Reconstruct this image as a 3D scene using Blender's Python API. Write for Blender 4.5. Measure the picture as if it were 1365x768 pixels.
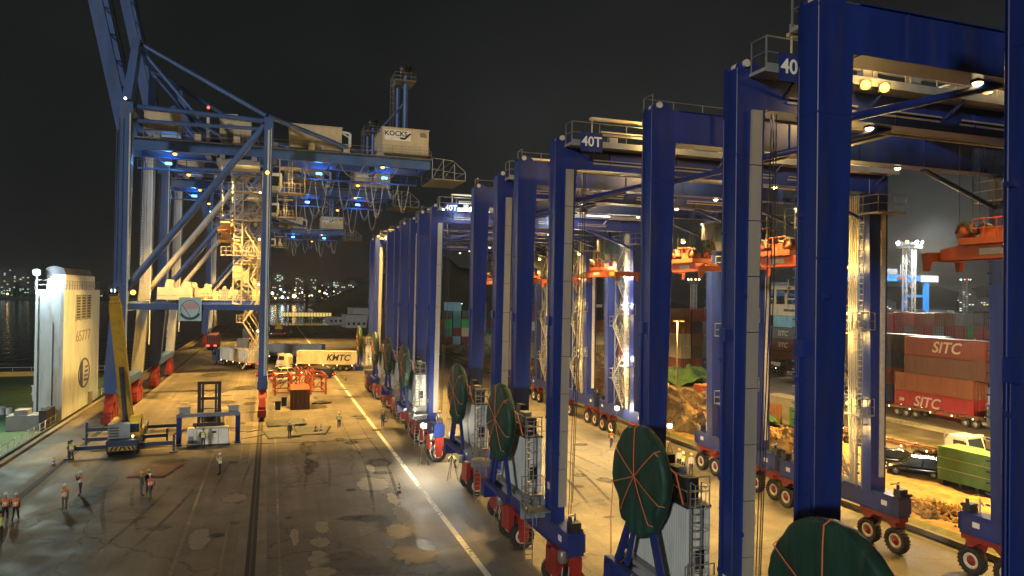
import bpy, bmesh, math, random
from mathutils import Vector, Matrix, noise
R = math.radians
random.seed(7)
scene = bpy.context.scene
for o in list(bpy.data.objects): bpy.data.objects.remove(o)
C = scene.collection

# ---------------------------------------------------------------- camera
cd = bpy.data.cameras.new('camera'); cam = bpy.data.objects.new('camera', cd); C.objects.link(cam)
cd.sensor_width = 36.0; cd.lens = 36.0*930/1365; cd.clip_start = .3; cd.clip_end = 9000
_r = Vector((0.94486, -0.327176, 0.013961)); _u = Vector((-0.016533, -0.00508, 0.99985)); _f = Vector((0.327056, 0.94495, 0.01021))
m = Matrix((( _r.x, _u.x, -_f.x, 0), (_r.y, _u.y, -_f.y, 0), (_r.z, _u.z, -_f.z, 15.5), (0, 0, 0, 1)))
cam.matrix_world = m; scene.camera = cam

# ---------------------------------------------------------------- night sky
FILL_AZ, FILL_EL = 224, 10        # compass style: direction the light comes from, clockwise from +Y
w = bpy.data.worlds.new('World'); scene.world = w; w.use_nodes = True
nt = w.node_tree; nt.nodes.clear()
sky = nt.nodes.new('ShaderNodeTexSky'); sky.sky_type = 'NISHITA'; sky.sun_disc = False
sky.sun_elevation = R(FILL_EL); sky.sun_rotation = R(FILL_AZ); sky.air_density = 1.0; sky.dust_density = 1.0; sky.ozone_density = 1
hs = nt.nodes.new('ShaderNodeHueSaturation'); hs.inputs['Saturation'].default_value = .12
mixc = nt.nodes.new('ShaderNodeMix'); mixc.data_type = 'RGBA'; mixc.blend_type = 'MULTIPLY'; mixc.inputs['Factor'].default_value = 1
mixc.inputs['B'].default_value = (.93, 1.0, 1.0, 1)
tcw = nt.nodes.new('ShaderNodeTexCoord'); nz = nt.nodes.new('ShaderNodeTexNoise'); nz.inputs['Scale'].default_value = 2.2; nz.inputs['Detail'].default_value = 5
mr = nt.nodes.new('ShaderNodeMapRange'); mr.inputs['From Min'].default_value = .3; mr.inputs['From Max'].default_value = .75
mr.inputs['To Min'].default_value = .62; mr.inputs['To Max'].default_value = 1.5
mul = nt.nodes.new('ShaderNodeMix'); mul.data_type = 'RGBA'; mul.blend_type = 'MULTIPLY'; mul.inputs['Factor'].default_value = 1
bg = nt.nodes.new('ShaderNodeBackground'); bg.inputs['Strength'].default_value = .0024
out = nt.nodes.new('ShaderNodeOutputWorld')
L = nt.links
L.new(sky.outputs['Color'], hs.inputs['Color']); L.new(hs.outputs['Color'], mixc.inputs['A'])
L.new(tcw.outputs['Generated'], nz.inputs['Vector']); L.new(nz.outputs['Fac'], mr.inputs['Value'])
L.new(mixc.outputs['Result'], mul.inputs['A']); L.new(mr.outputs['Result'], mul.inputs['B'])
L.new(mul.outputs['Result'], bg.inputs['Color']); L.new(bg.outputs['Background'], out.inputs['Surface'])

sl = bpy.data.lights.new('fill_sun', 'SUN'); sl.energy = 1.25; sl.angle = R(4); sl.color = (1.0, .94, .85)  # added sun lamp standing in for unseen crane floodlights behind the camera
so = bpy.data.objects.new('fill_sun', sl); C.objects.link(so)
_d = Vector((math.sin(R(FILL_AZ))*math.cos(R(FILL_EL)), math.cos(R(FILL_AZ))*math.cos(R(FILL_EL)), math.sin(R(FILL_EL))))
so.rotation_euler = _d.to_track_quat('Z', 'Y').to_euler(); so.location = (0, 0, 80)

scene.view_settings.view_transform = 'Standard'; scene.view_settings.look = 'None'
scene.view_settings.gamma = 1; scene.view_settings.exposure = .42
scene.render.engine = 'CYCLES'
cy = scene.cycles
cy.use_denoising = True; cy.max_bounces = 5; cy.diffuse_bounces = 2; cy.glossy_bounces = 3; cy.transmission_bounces = 3; cy.volume_bounces = 0
cy.sample_clamp_indirect = 3; cy.caustics_reflective = False; cy.caustics_refractive = False

# ---------------------------------------------------------------- materials
MATS = {}
def pm(name, col, rough=.5, metal=0, var=.18, scale=1.5, streak=0, bump=0, emit=None, spec=.5, dirt=None, dirt_amt=.5):
    """procedural paint / stone / fabric: two octaves of noise on the colour, optional vertical streaks, dirt and relief"""
    if name in MATS: return MATS[name]
    mt = bpy.data.materials.new(name); mt.use_nodes = True; MATS[name] = mt
    n = mt.node_tree.nodes; l = mt.node_tree.links
    b = n['Principled BSDF']; b.inputs['Roughness'].default_value = rough; b.inputs['Metallic'].default_value = metal
    b.inputs['Specular IOR Level'].default_value = spec
    if emit:
        b.inputs['Base Color'].default_value = (*col, 1); b.inputs['Emission Color'].default_value = (*col, 1); b.inputs['Emission Strength'].default_value = emit
        return mt
    tc = n.new('ShaderNodeTexCoord'); mp = n.new('ShaderNodeMapping'); l.new(tc.outputs['Object'], mp.inputs['Vector'])
    if streak: mp.inputs['Scale'].default_value = (1, 1, 1/streak)
    nz = n.new('ShaderNodeTexNoise'); nz.inputs['Scale'].default_value = scale; nz.inputs['Detail'].default_value = 6; nz.inputs['Roughness'].default_value = .62
    l.new(mp.outputs['Vector'], nz.inputs['Vector'])
    rp = n.new('ShaderNodeValToRGB'); e = rp.color_ramp.elements
    e[0].position = .32; e[1].position = .7
    e[0].color = (*[c*(1-var) for c in col], 1); e[1].color = (*[min(1, c*(1+var)) for c in col], 1)
    l.new(nz.outputs['Fac'], rp.inputs['Fac']); last = rp.outputs['Color']
    if dirt:
        n2 = n.new('ShaderNodeTexNoise'); n2.inputs['Scale'].default_value = scale*2.3; n2.inputs['Detail'].default_value = 8; l.new(mp.outputs['Vector'], n2.inputs['Vector'])
        r2 = n.new('ShaderNodeMapRange'); r2.inputs['From Min'].default_value = .5; r2.inputs['From Max'].default_value = .72; r2.inputs['To Max'].default_value = dirt_amt
        l.new(n2.outputs['Fac'], r2.inputs['Value'])
        mx = n.new('ShaderNodeMix'); mx.data_type = 'RGBA'; l.new(r2.outputs['Result'], mx.inputs['Factor']); l.new(last, mx.inputs['A']); mx.inputs['B'].default_value = (*dirt, 1)
        last = mx.outputs['Result']
    l.new(last, b.inputs['Base Color'])
    rr = n.new('ShaderNodeMapRange'); rr.inputs['To Min'].default_value = max(.03, rough-.1); rr.inputs['To Max'].default_value = min(1, rough+.12)
    l.new(nz.outputs['Fac'], rr.inputs['Value']); l.new(rr.outputs['Result'], b.inputs['Roughness'])
    if bump:
        bp = n.new('ShaderNodeBump'); bp.inputs['Strength'].default_value = bump; bp.inputs['Distance'].default_value = .05
        l.new(nz.outputs['Fac'], bp.inputs['Height']); l.new(bp.outputs['Normal'], b.inputs['Normal'])
    return mt
BLUE = pm('crane_blue_paint', (.0105, .027, .165), .4, var=.34, scale=.8, streak=7, dirt=(.035, .04, .07), dirt_amt=.6)
STSB = pm('quay_crane_blue_paint', (.042, .098, .27), .45, var=.2, scale=.4, streak=4, dirt=(.12, .10, .08), dirt_amt=.35)
STSLIT = pm('quay_crane_lit_tone', (.33, .33, .31), .5, var=.15, scale=.4, streak=4, dirt=(.2, .15, .1), dirt_amt=.4)  # pale tone with the light catching the far frame put into the colour
RED = pm('bogie_red_paint', (.26, .022, .018), .42, var=.2, scale=1.5, dirt=(.07, .03, .02), dirt_amt=.5)
ORANGE = pm('spreader_orange_paint', (.23, .042, .016), .45, var=.15, scale=1.5, dirt=(.15, .05, .02), dirt_amt=.4)
YELLOW = pm('yellow_paint', (.48, .29, .03), .5, var=.12, scale=1.0, dirt=(.12, .08, .025), dirt_amt=.4)
GALV = pm('galvanised_steel', (.26, .26, .25), .45, .55, var=.2, scale=3)
TRAY = pm('cable_tray_grey', (.36, .33, .29), .5, .1, var=.12, scale=.6, streak=5, dirt=(.2, .17, .13), dirt_amt=.4)
DARK = pm('dark_steel', (.035, .035, .04), .5, .3, var=.3, scale=2)
BLACK = pm('black_rubber', (.013, .013, .013), .75, var=.3, scale=4)
TYRE = pm('tyre_rubber', (.018, .017, .016), .82, var=.35, scale=5, dirt=(.10, .075, .045), dirt_amt=.5)
CREAM = pm('cream_rim_paint', (.62, .54, .42), .5, var=.15, scale=4)
TARP = pm('green_tarpaulin', (.006, .042, .028), .6, var=.4, scale=2.2, streak=6, bump=.9, dirt=(.05,.06,.04), dirt_amt=.4)
STRAP = pm('orange_lashing_strap', (.62, .16, .06), .7, var=.1, scale=8)
PANEL = pm('grey_white_panel', (.50, .55, .54), .45, var=.08, scale=.8, streak=3, dirt=(.3, .28, .24), dirt_amt=.3)
BEIGE = pm('beige_house_paint', (.50, .43, .29), .5, var=.08, scale=.7, streak=3, dirt=(.3, .22, .13), dirt_amt=.3)
WHITE = pm('white_paint', (.72, .72, .68), .45, var=.08, scale=1.2, dirt=(.35, .3, .22), dirt_amt=.3)
GREY = pm('grey_paint', (.22, .23, .24), .5, var=.15, scale=1.5)
RUST = pm('rusty_steel', (.16, .08, .045), .75, .2, var=.4, scale=2)
TXTW = pm('white_lettering', (.78, .78, .74), .5, var=.06, scale=2)
TXTK = pm('black_lettering', (.015, .015, .018), .5, var=.1, scale=2)
GLASS = pm('dark_glass', (.02, .03, .035), .06, 0, var=.1, scale=1, spec=.8)
SKIN = pm('skin', (.42, .24, .16), .55, var=.1, scale=12)
E_SOD = pm('sodium_lamp_glow', (1.0, .44, .07), emit=3.2)
E_WARM = pm('warm_white_lamp_glow', (1.0, .74, .36), emit=7)
E_COOL = pm('cool_white_lamp_glow', (.6, .92, 1.0), emit=7)
E_BLUE = pm('blue_led_glow', (.06, .35, 1.0), emit=9)
E_RED = pm('red_tail_lamp_glow', (1.0, .06, .04), emit=5)
E_TUBE = pm('fluorescent_tube_glow', (.85, .97, 1.0), emit=5)

# ---------------------------------------------------------------- mesh helpers
def V(*a): return Vector(a)
class MB:
    def __init__(s): s.v = []; s.f = []; s.sm = []
    def _add(s, vs, fs, smooth=False):
        k = len(s.v); s.v += [tuple(p) for p in vs]; s.f += [tuple(i+k for i in f) for f in fs]; s.sm += [smooth]*len(fs); return s
    def box(s, x0, x1, y0, y1, z0, z1):
        return s._add([(x0,y0,z0),(x1,y0,z0),(x1,y1,z0),(x0,y1,z0),(x0,y0,z1),(x1,y0,z1),(x1,y1,z1),(x0,y1,z1)],
                      [(0,3,2,1),(4,5,6,7),(0,1,5,4),(1,2,6,5),(2,3,7,6),(3,0,4,7)])
    def hexa(s, b, t): return s._add(list(b)+list(t), [(0,3,2,1),(4,5,6,7),(0,1,5,4),(1,2,6,5),(2,3,7,6),(3,0,4,7)])
    def cham(s, b, t, c=.016):
        """tapered box with chamfered long edges; b, t = four corners each, in order"""
        def oct_(r):
            r = [Vector(x) for x in r]; o = []
            for i in range(4):
                p0, p1, p2 = r[i-1], r[i], r[(i+1)%4]; o += [p1+(p0-p1).normalized()*c, p1+(p2-p1).normalized()*c]
            return o
        vs = oct_(b)+oct_(t); n = 8
        return s._add(vs, [(i,(i+1)%n,n+(i+1)%n,n+i) for i in range(n)]+[tuple(range(n))[::-1], tuple(range(n,2*n))])
    def beam(s, p, q, w, h, w2=None, h2=None, up=(0,0,1)):
        p = Vector(p); q = Vector(q); d = (q-p).normalized(); u = Vector(up)
        if abs(d.dot(u)) > .98: u = Vector((0,1,0))
        a = d.cross(u).normalized(); u = a.cross(d).normalized(); w2 = w if w2 is None else w2; h2 = h if h2 is None else h2
        def ring(c, w, h): return [c-a*w/2-u*h/2, c+a*w/2-u*h/2, c+a*w/2+u*h/2, c-a*w/2+u*h/2]
        return s._add(ring(p,w,h)+ring(q,w2,h2), [(0,3,2,1),(4,5,6,7),(0,1,5,4),(1,2,6,5),(2,3,7,6),(3,0,4,7)])
    def tube(s, p, q, r, n=6, r2=None, cap=True):
        p = Vector(p); q = Vector(q); d = (q-p).normalized(); u = Vector((0,0,1)) if abs(d.z) < .95 else Vector((1,0,0))
        a = d.cross(u).normalized(); b = d.cross(a); r2 = r if r2 is None else r2
        cs = [(math.cos(2*math.pi*i/n), math.sin(2*math.pi*i/n)) for i in range(n)]
        vs = [p+a*r*c+b*r*t for c, t in cs]+[q+a*r2*c+b*r2*t for c, t in cs]
        s._add(vs, [(i, (i+1)%n, n+(i+1)%n, n+i) for i in range(n)], n > 5)
        if cap: s._add(vs, [tuple(range(n))[::-1], tuple(range(n, 2*n))])
        return s
    def path(s, pts, r, n=5):
        pts = [Vector(p) for p in pts]; rings = []; prev = None
        for i, p in enumerate(pts):
            d = (pts[min(i+1, len(pts)-1)]-pts[max(i-1, 0)]).normalized()
            u = prev if prev else (Vector((0,0,1)) if abs(d.z) < .9 else Vector((1,0,0)))
            a = d.cross(u).normalized(); b = a.cross(d).normalized(); prev = b
            rings += [p+a*r*math.cos(2*math.pi*k/n)+b*r*math.sin(2*math.pi*k/n) for k in range(n)]
        fs = [(i*n+k, i*n+(k+1)%n, (i+1)*n+(k+1)%n, (i+1)*n+k) for i in range(len(pts)-1) for k in range(n)]
        return s._add(rings, fs, True)
    def lathe(s, prof, c=(0,0,0), axis='X', n=20, smooth=True):
        c = Vector(c); vs = []
        for x, r in prof:
            for k in range(n):
                t = 2*math.pi*k/n; y, z = r*math.cos(t), r*math.sin(t)
                vs.append(c+(Vector((x,y,z)) if axis == 'X' else Vector((y,x,z)) if axis == 'Y' else Vector((y,z,x))))
        m = len(prof)
        return s._add(vs, [(i*n+k, i*n+(k+1)%n, (i+1)*n+(k+1)%n, (i+1)*n+k) for i in range(m-1) for k in range(n)], smooth)
    def prism(s, pts, axis, a, b):
        """2-d outline pushed along an axis from a to b"""
        def P(u, v, t): return (t,u,v) if axis == 'X' else (u,t,v) if axis == 'Y' else (u,v,t)
        n = len(pts); vs = [P(u,v,a) for u,v in pts]+[P(u,v,b) for u,v in pts]
        return s._add(vs, [(i,(i+1)%n,n+(i+1)%n,n+i) for i in range(n)]+[tuple(range(n))[::-1], tuple(range(n,2*n))])
    def rail(s, pts, h=1.1, step=1.5, r=.028, mids=1, ends=True):
        pts = [Vector(p) for p in pts]; up = Vector((0,0,1))
        for p, q in zip(pts, pts[1:]):
            k = max(1, round((q-p).length/step))
            for i in range(k+1):
                c = p.lerp(q, i/k); s.tube(c, c+up*h, r, 5)
            for j in range(mids+1): s.tube(p+up*h*(j+1)/(mids+1), q+up*h*(j+1)/(mids+1), r, 5)
        return s
    def ladder(s, p, h, wv=(0,.45,0), step=.3, r=.022, cage=None):
        p = Vector(p); wv = Vector(wv); up = Vector((0,0,h))
        s.tube(p, p+up, r*1.4, 5); s.tube(p+wv, p+wv+up, r*1.4, 5)
        for i in range(1, int(h/step)): s.tube(p+up*(i*step/h), p+wv+up*(i*step/h), r, 4)
        if cage:
            cv = Vector(cage); z = 2.2
            while z < h:
                b = p+Vector((0,0,z)); s.path([b, b+cv*.7-wv*.15, b+cv+wv*.5, b+cv*.7+wv*1.15, b+wv], r*.8, 4); z += .8
            for t in (-.15, .5, 1.15):
                k = 1 if t == .5 else .7
                s.tube(p+cv*k+wv*t+Vector((0,0,2.2)), p+cv*k+wv*t+up, r*.7, 4)
        return s
    def mesh(s, name, mat):
        me = bpy.data.meshes.new(name); me.from_pydata(s.v, [], s.f)
        me.polygons.foreach_set('use_smooth', s.sm)
        for mm in (mat if isinstance(mat, (list, tuple)) else [mat]): me.materials.append(mm)
        bm = bmesh.new(); bm.from_mesh(me); bmesh.ops.recalc_face_normals(bm, faces=bm.faces); bm.to_mesh(me); bm.free()
        return me
    def build(s, name, mat, parent=None, loc=None, rz=None):
        o = bpy.data.objects.new(name, s.mesh(name, mat)); C.objects.link(o); o.parent = parent
        if loc: o.location = loc
        if rz is not None: o.rotation_euler.z = rz
        return o
def tag(o, label=None, cat=None, group=None, kind=None):
    if label: o['label'] = label
    if cat: o['category'] = cat
    if group: o['group'] = group
    if kind: o['kind'] = kind
    return o
def thing(name, label, cat, loc=(0,0,0), rz=0, group=None):
    o = bpy.data.objects.new(name, None); C.objects.link(o); o.empty_display_size = .3
    o.location = loc; o.rotation_euler.z = rz
    return tag(o, label, cat, group)
def copy_tree(o, parent=None):
    c = o.copy(); C.objects.link(c); c.parent = parent
    for ch in list(KIDS.get(o.name, o.children)): copy_tree(ch, c)
    return c
KIDS = {}
def snapshot(o):
    """remember the children once, so that copying a tree does not search the whole scene each time"""
    KIDS[o.name] = list(o.children)
    for ch in KIDS[o.name]: snapshot(ch)
def text(name, s, size, mat, parent, loc, rot, shear=0, bold=.0, extrude=.01, align='CENTER', stretch=1):
    cu = bpy.data.curves.new(name, 'FONT'); cu.body = s; cu.size = size; cu.shear = shear; cu.offset = bold; cu.extrude = extrude; cu.resolution_u = 3
    cu.align_x = align; cu.align_y = 'CENTER'
    t = bpy.data.objects.new('tmp', cu); C.objects.link(t)
    me = bpy.data.meshes.new_from_object(t.evaluated_get(bpy.context.evaluated_depsgraph_get()))
    bpy.data.objects.remove(t); bpy.data.curves.remove(cu)
    me.materials.clear(); me.materials.append(mat); me.name = name
    o = bpy.data.objects.new(name, me); C.objects.link(o); o.parent = parent; o.location = loc; o.rotation_euler = rot; o.scale = (stretch, 1, 1)
    return o
FACE_NY = (R(90), 0, 0)              # lettering read from -Y
FACE_NX = (R(90), 0, R(-90))         # lettering read from -X
SOD = (1.0, .56, .12); WARM = (1.0, .74, .36); COOLC = (.72, .92, 1.0); AMB = (1.0, .62, .17)
def spot(parent, loc, to, power, col, size=100, blend=.6, rad=.25, name='lamp_light'):
    ld = bpy.data.lights.new(name, 'SPOT'); ld.energy = power; ld.color = col; ld.spot_size = R(size); ld.spot_blend = blend; ld.shadow_soft_size = rad
    o = bpy.data.objects.new(name, ld); C.objects.link(o); o.parent = parent; o.location = loc
    o.rotation_euler = (Vector(loc)-Vector(to)).to_track_quat('Z', 'Y').to_euler(); return o
def point(parent, loc, power, col, rad=.2, name='lamp_light'):
    ld = bpy.data.lights.new(name, 'POINT'); ld.energy = power; ld.color = col; ld.shadow_soft_size = rad
    o = bpy.data.objects.new(name, ld); C.objects.link(o); o.parent = parent; o.location = loc; return o
def lamp(parent, p, d, mat, s=.35, name='floodlight'):
    """floodlight: dark housing with a glowing lens as its sub-part; p = lens centre, d = aim"""
    p = Vector(p); d = Vector(d).normalized()
    h = MB().beam(p-d*.3, p-d*.02, s*.6, s*.5, s*1.1, s*.9).build(name, DARK, parent)
    q = d.to_track_quat('Z', 'Y').to_matrix(); b = MB(); b.lathe([(-.02,s*.5),(.03,s*.47),(s*.2,s*.36),(s*.3,s*.18),(s*.32,0)], (0,0,0), 'Z', 10)
    b.v = [tuple(p+q@Vector(v)) for v in b.v]; b.build('lens', mat, h); return h
# ================================================================ SETTING
def ground_mat(name, c1, c2, c3, scale=.12, rough=.75, crack=True, gloss=.25):
    mt = bpy.data.materials.new(name); mt.use_nodes = True; n = mt.node_tree.nodes; l = mt.node_tree.links; b = n['Principled BSDF']
    tc = n.new('ShaderNodeTexCoord')
    def nz(sc, det=6, ro=.6, vec=None):
        k = n.new('ShaderNodeTexNoise'); k.inputs['Scale'].default_value = sc; k.inputs['Detail'].default_value = det; k.inputs['Roughness'].default_value = ro
        l.new(vec or tc.outputs['Object'], k.inputs['Vector']); return k
    a = nz(scale, 8, .65); f = nz(scale*40, 4); g2 = nz(scale*4.5, 6)
    rp = n.new('ShaderNodeValToRGB'); e = rp.color_ramp.elements; e[0].position = .3; e[0].color = (*c1, 1); e[1].position = .72; e[1].color = (*c3, 1)
    k = e.new(.5); k.color = (*c2, 1); l.new(a.outputs['Fac'], rp.inputs['Fac'])
    def mult(x, y, lo, hi, f0=.3, f1=.7):
        r = n.new('ShaderNodeMapRange'); r.inputs['From Min'].default_value = f0; r.inputs['From Max'].default_value = f1; r.inputs['To Min'].default_value = lo; r.inputs['To Max'].default_value = hi
        l.new(y, r.inputs['Value']); q = n.new('ShaderNodeMix'); q.data_type = 'RGBA'; q.blend_type = 'MULTIPLY'; q.inputs['Factor'].default_value = 1
        l.new(x, q.inputs['A']); l.new(r.outputs['Result'], q.inputs['B']); return q.outputs['Result']
    col = mult(rp.outputs['Color'], f.outputs['Fac'], .8, 1.2); col = mult(col, g2.outputs['Fac'], .5, 1.25)
    # tyre-dark lanes along the quay
    mp = n.new('ShaderNodeMapping'); mp.inputs['Scale'].default_value = (.55, .012, 1); l.new(tc.outputs['Object'], mp.inputs['Vector'])
    ln = nz(1, 4, .6, mp.outputs['Vector']); col = mult(col, ln.outputs['Fac'], .55, 1.15)
    if crack:
        vv = n.new('ShaderNodeTexVoronoi'); vv.feature = 'DISTANCE_TO_EDGE'; vv.inputs['Scale'].default_value = .11
        dn = nz(.5, 5); mm = n.new('ShaderNodeMix'); mm.data_type = 'RGBA'; mm.inputs['Factor'].default_value = .12
        l.new(tc.outputs['Object'], mm.inputs['A']); l.new(dn.outputs['Color'], mm.inputs['B']); 
        ad = n.new('ShaderNodeVectorMath'); ad.operation = 'MULTIPLY_ADD'; ad.inputs[1].default_value = (2.5, 2.5, 0); l.new(dn.outputs['Color'], ad.inputs[0]); l.new(tc.outputs['Object'], ad.inputs[2])
        l.new(ad.outputs['Vector'], vv.inputs['Vector']); col = mult(col, vv.outputs['Distance'], .3, 1, 0, .011)
        st = nz(.35, 3); col = mult(col, st.outputs['Fac'], .35, 1, .27, .36)
    l.new(col, b.inputs['Base Color'])
    rr = n.new('ShaderNodeMapRange'); rr.inputs['From Min'].default_value = .3; rr.inputs['From Max'].default_value = .7; rr.inputs['To Min'].default_value = rough-gloss; rr.inputs['To Max'].default_value = min(1, rough+.1)
    l.new(g2.outputs['Fac'], rr.inputs['Value']); l.new(rr.outputs['Result'], b.inputs['Roughness'])
    bp = n.new('ShaderNodeBump'); bp.inputs['Strength'].default_value = .35; bp.inputs['Distance'].default_value = .04; l.new(f.outputs['Fac'], bp.inputs['Height']); l.new(bp.outputs['Normal'], b.inputs['Normal'])
    return mt
QUAY = ground_mat('quay_concrete', (.055, .048, .040), (.115, .100, .082), (.21, .184, .148))
ASPH = ground_mat('yard_asphalt', (.065, .062, .056), (.10, .095, .085), (.14, .13, .115), .08, crack=False)
SOIL = pm('yellow_soil', (.27, .17, .07), .9, var=.45, scale=.9, bump=1.0, dirt=(.12, .075, .035), dirt_amt=.7)
SOILG = pm('grey_gravel_heap', (.24, .22, .16), .9, var=.4, scale=.9, bump=1.0)
GRASSM = pm('rough_grass', (.075, .085, .03), .9, var=.5, scale=1.2, bump=1)
def sheet(name, x0, x1, y0, y1, z, mat, kind='structure', nx=1, ny=1):
    b = MB()
    b._add([(x0,y0,z),(x1,y0,z),(x1,y1,z),(x0,y1,z)], [(0,1,2,3)]); o = b.build(name, mat); o['kind'] = kind; return o
# the land: quay apron with its wall down to the water, and the yard behind it, one sheet
g = MB(); E0, E1 = -22.2, 342
g._add([(E0,-80,0),(40,-80,0),(40,E1,0),(E0,E1,0),(E0,-80,-6),(E0,E1,-6),(40,E1,-6)], [(0,1,2,3),(0,3,5,4),(3,2,6,5)])
q = g.build('quay_apron', QUAY); q['kind'] = 'structure'
g = MB(); g._add([(40,-80,0),(2600,-80,0),(2600,3000,0),(160,900,0),(60,560,0),(40,E1,0)], [(0,1,2,3,4,5)])
g.build('yard_ground', ASPH)['kind'] = 'structure'
# water
WATER = bpy.data.materials.new('night_water'); WATER.use_nodes = True
n = WATER.node_tree.nodes; l = WATER.node_tree.links; b = n['Principled BSDF']
b.inputs['Base Color'].default_value = (.006, .012, .012, 1); b.inputs['Roughness'].default_value = .07
tc = n.new('ShaderNodeTexCoord'); mp = n.new('ShaderNodeMapping'); mp.inputs['Scale'].default_value = (.35, .12, 1); l.new(tc.outputs['Object'], mp.inputs['Vector'])
z1 = n.new('ShaderNodeTexNoise'); z1.inputs['Scale'].default_value = 1; z1.inputs['Detail'].default_value = 5; l.new(mp.outputs['Vector'], z1.inputs['Vector'])
bp = n.new('ShaderNodeBump'); bp.inputs['Strength'].default_value = .5; bp.inputs['Distance'].default_value = .5; l.new(z1.outputs['Fac'], bp.inputs['Height']); l.new(bp.outputs['Normal'], b.inputs['Normal'])
sheet('water', -6000, 6000, -600, 7500, -3, WATER)
# far shore and hills
def hill(name, x0, x1, y0, y1, hgt, mat, nx=40, ny=14, seed=0, zb=-3.5, shape=None):
    b = MB(); vs = []
    for j in range(ny+1):
        for i in range(nx+1):
            u, v = i/nx, j/ny; x = x0+(x1-x0)*u; y = y0+(y1-y0)*v
            e = min(1, 4*u, 4*(1-u)) if not shape else shape(u)
            k = math.sin(math.pi*min(1, v*1.0)) if v < .5 else 1-(v-.5)*.6
            nn = .75+.5*noise.noise(Vector((x/130+seed, y/130, seed)))+.18*noise.noise(Vector((x/30, y/30, seed)))
            vs.append((x, y, zb+max(0, hgt*e*k*nn)))
    b._add(vs, [(j*(nx+1)+i, j*(nx+1)+i+1, (j+1)*(nx+1)+i+1, (j+1)*(nx+1)+i) for j in range(ny) for i in range(nx)], True)
    o = b.build(name, mat); o['kind'] = 'structure'; return o
WOOD = pm('wooded_hillside', (.022, .03, .018), .95, var=.5, scale=.05, bump=1)
LAND = pm('far_land', (.03, .03, .028), .95, var=.4, scale=.03)
hill('shore_land', -2600, 700, 1180, 2600, 6, LAND, 90, 10, 3)
hill('hillside', 36, 330, 430, 760, 62, WOOD, 60, 16, 1, 0, lambda u: min(1, u*2.8)*max(0, 1-max(0, u-.35)*1.35)**.7)
hill('far_hills', -400, 3400, 2300, 4200, 130, WOOD, 90, 12, 5, -3.5)
hill('far_hills', 1400, 3600, 1200, 2600, 70, WOOD, 60, 12, 8, -3.5)

# painted lines (worn): thin sheets 4 mm above the apron
def worn_paint(name, col, amt):
    mt = bpy.data.materials.new(name); mt.use_nodes = True; n = mt.node_tree.nodes; l = mt.node_tree.links; b = n['Principled BSDF']
    tc = n.new('ShaderNodeTexCoord'); z = n.new('ShaderNodeTexNoise'); z.inputs['Scale'].default_value = 3.2; z.inputs['Detail'].default_value = 8; z.inputs['Roughness'].default_value = .7; l.new(tc.outputs['Object'], z.inputs['Vector'])
    z2 = n.new('ShaderNodeTexNoise'); z2.inputs['Scale'].default_value = .12; z2.inputs['Detail'].default_value = 3; l.new(tc.outputs['Object'], z2.inputs['Vector'])
    ad = n.new('ShaderNodeMath'); ad.operation = 'ADD'; l.new(z.outputs['Fac'], ad.inputs[0]); l.new(z2.outputs['Fac'], ad.inputs[1])
    r = n.new('ShaderNodeMapRange'); r.inputs['From Min'].default_value = 1.0-amt; r.inputs['From Max'].default_value = 1.12-amt; l.new(ad.outputs['Value'], r.inputs['Value'])
    mx = n.new('ShaderNodeMix'); mx.data_type = 'RGBA'; mx.inputs['A'].default_value = (.105, .09, .073, 1); mx.inputs['B'].default_value = (*col, 1); l.new(r.outputs['Result'], mx.inputs['Factor']); l.new(mx.outputs['Result'], b.inputs['Base Color'])
    b.inputs['Roughness'].default_value = .7; return mt
PW = worn_paint('worn_white_road_paint', (.58, .56, .49), .17); PY = worn_paint('worn_yellow_road_paint', (.30, .235, .12), -.02); PF = worn_paint('faded_road_paint', (.20, .175, .135), -.06)
for x, wd, y0, y1, mt in [(11.6, .36, 5, 330, PW), (-4.9, .2, 8, 200, PY), (-16.4, .25, 20, 320, PF), (.75, .13, 5, 320, PY), (-2.4, .16, 5, 320, PF), (-13.6, .16, 20, 320, PF), (-9.2, .14, 30, 300, PF), (4.8, .14, 60, 330, PF)]:
    sheet('painted_line', x-wd/2, x+wd/2, y0, y1, .004, mt)
# crane rails: concrete beam, two slots, steel head
BEAMC = pm('rail_beam_concrete', (.15, .128, .10), .8, var=.25, scale=.4, dirt=(.09, .075, .05), dirt_amt=.6)
SLOT = pm('rail_slot_grime', (.018, .015, .012), .8, var=.3, scale=3)
RAILS = pm('rail_steel', (.06, .05, .042), .75, .2, var=.25, scale=1)
for xr in (-.82, -17.3):
    sheet('rail_beam', xr-.85, xr+.85, 0, 335, .003, BEAMC)
    sheet('rail_slot', xr-.27, xr+.27, 0, 335, .007, SLOT)
    MB().box(xr-.055, xr+.055, 0, 335, .01, .045).build('crane_rail', RAILS)['kind'] = 'structure'
MB().box(E0-.02, E0+.45, -80, E1, .0, .28).build('quay_kerb', BEAMC)['kind'] = 'structure'
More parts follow.
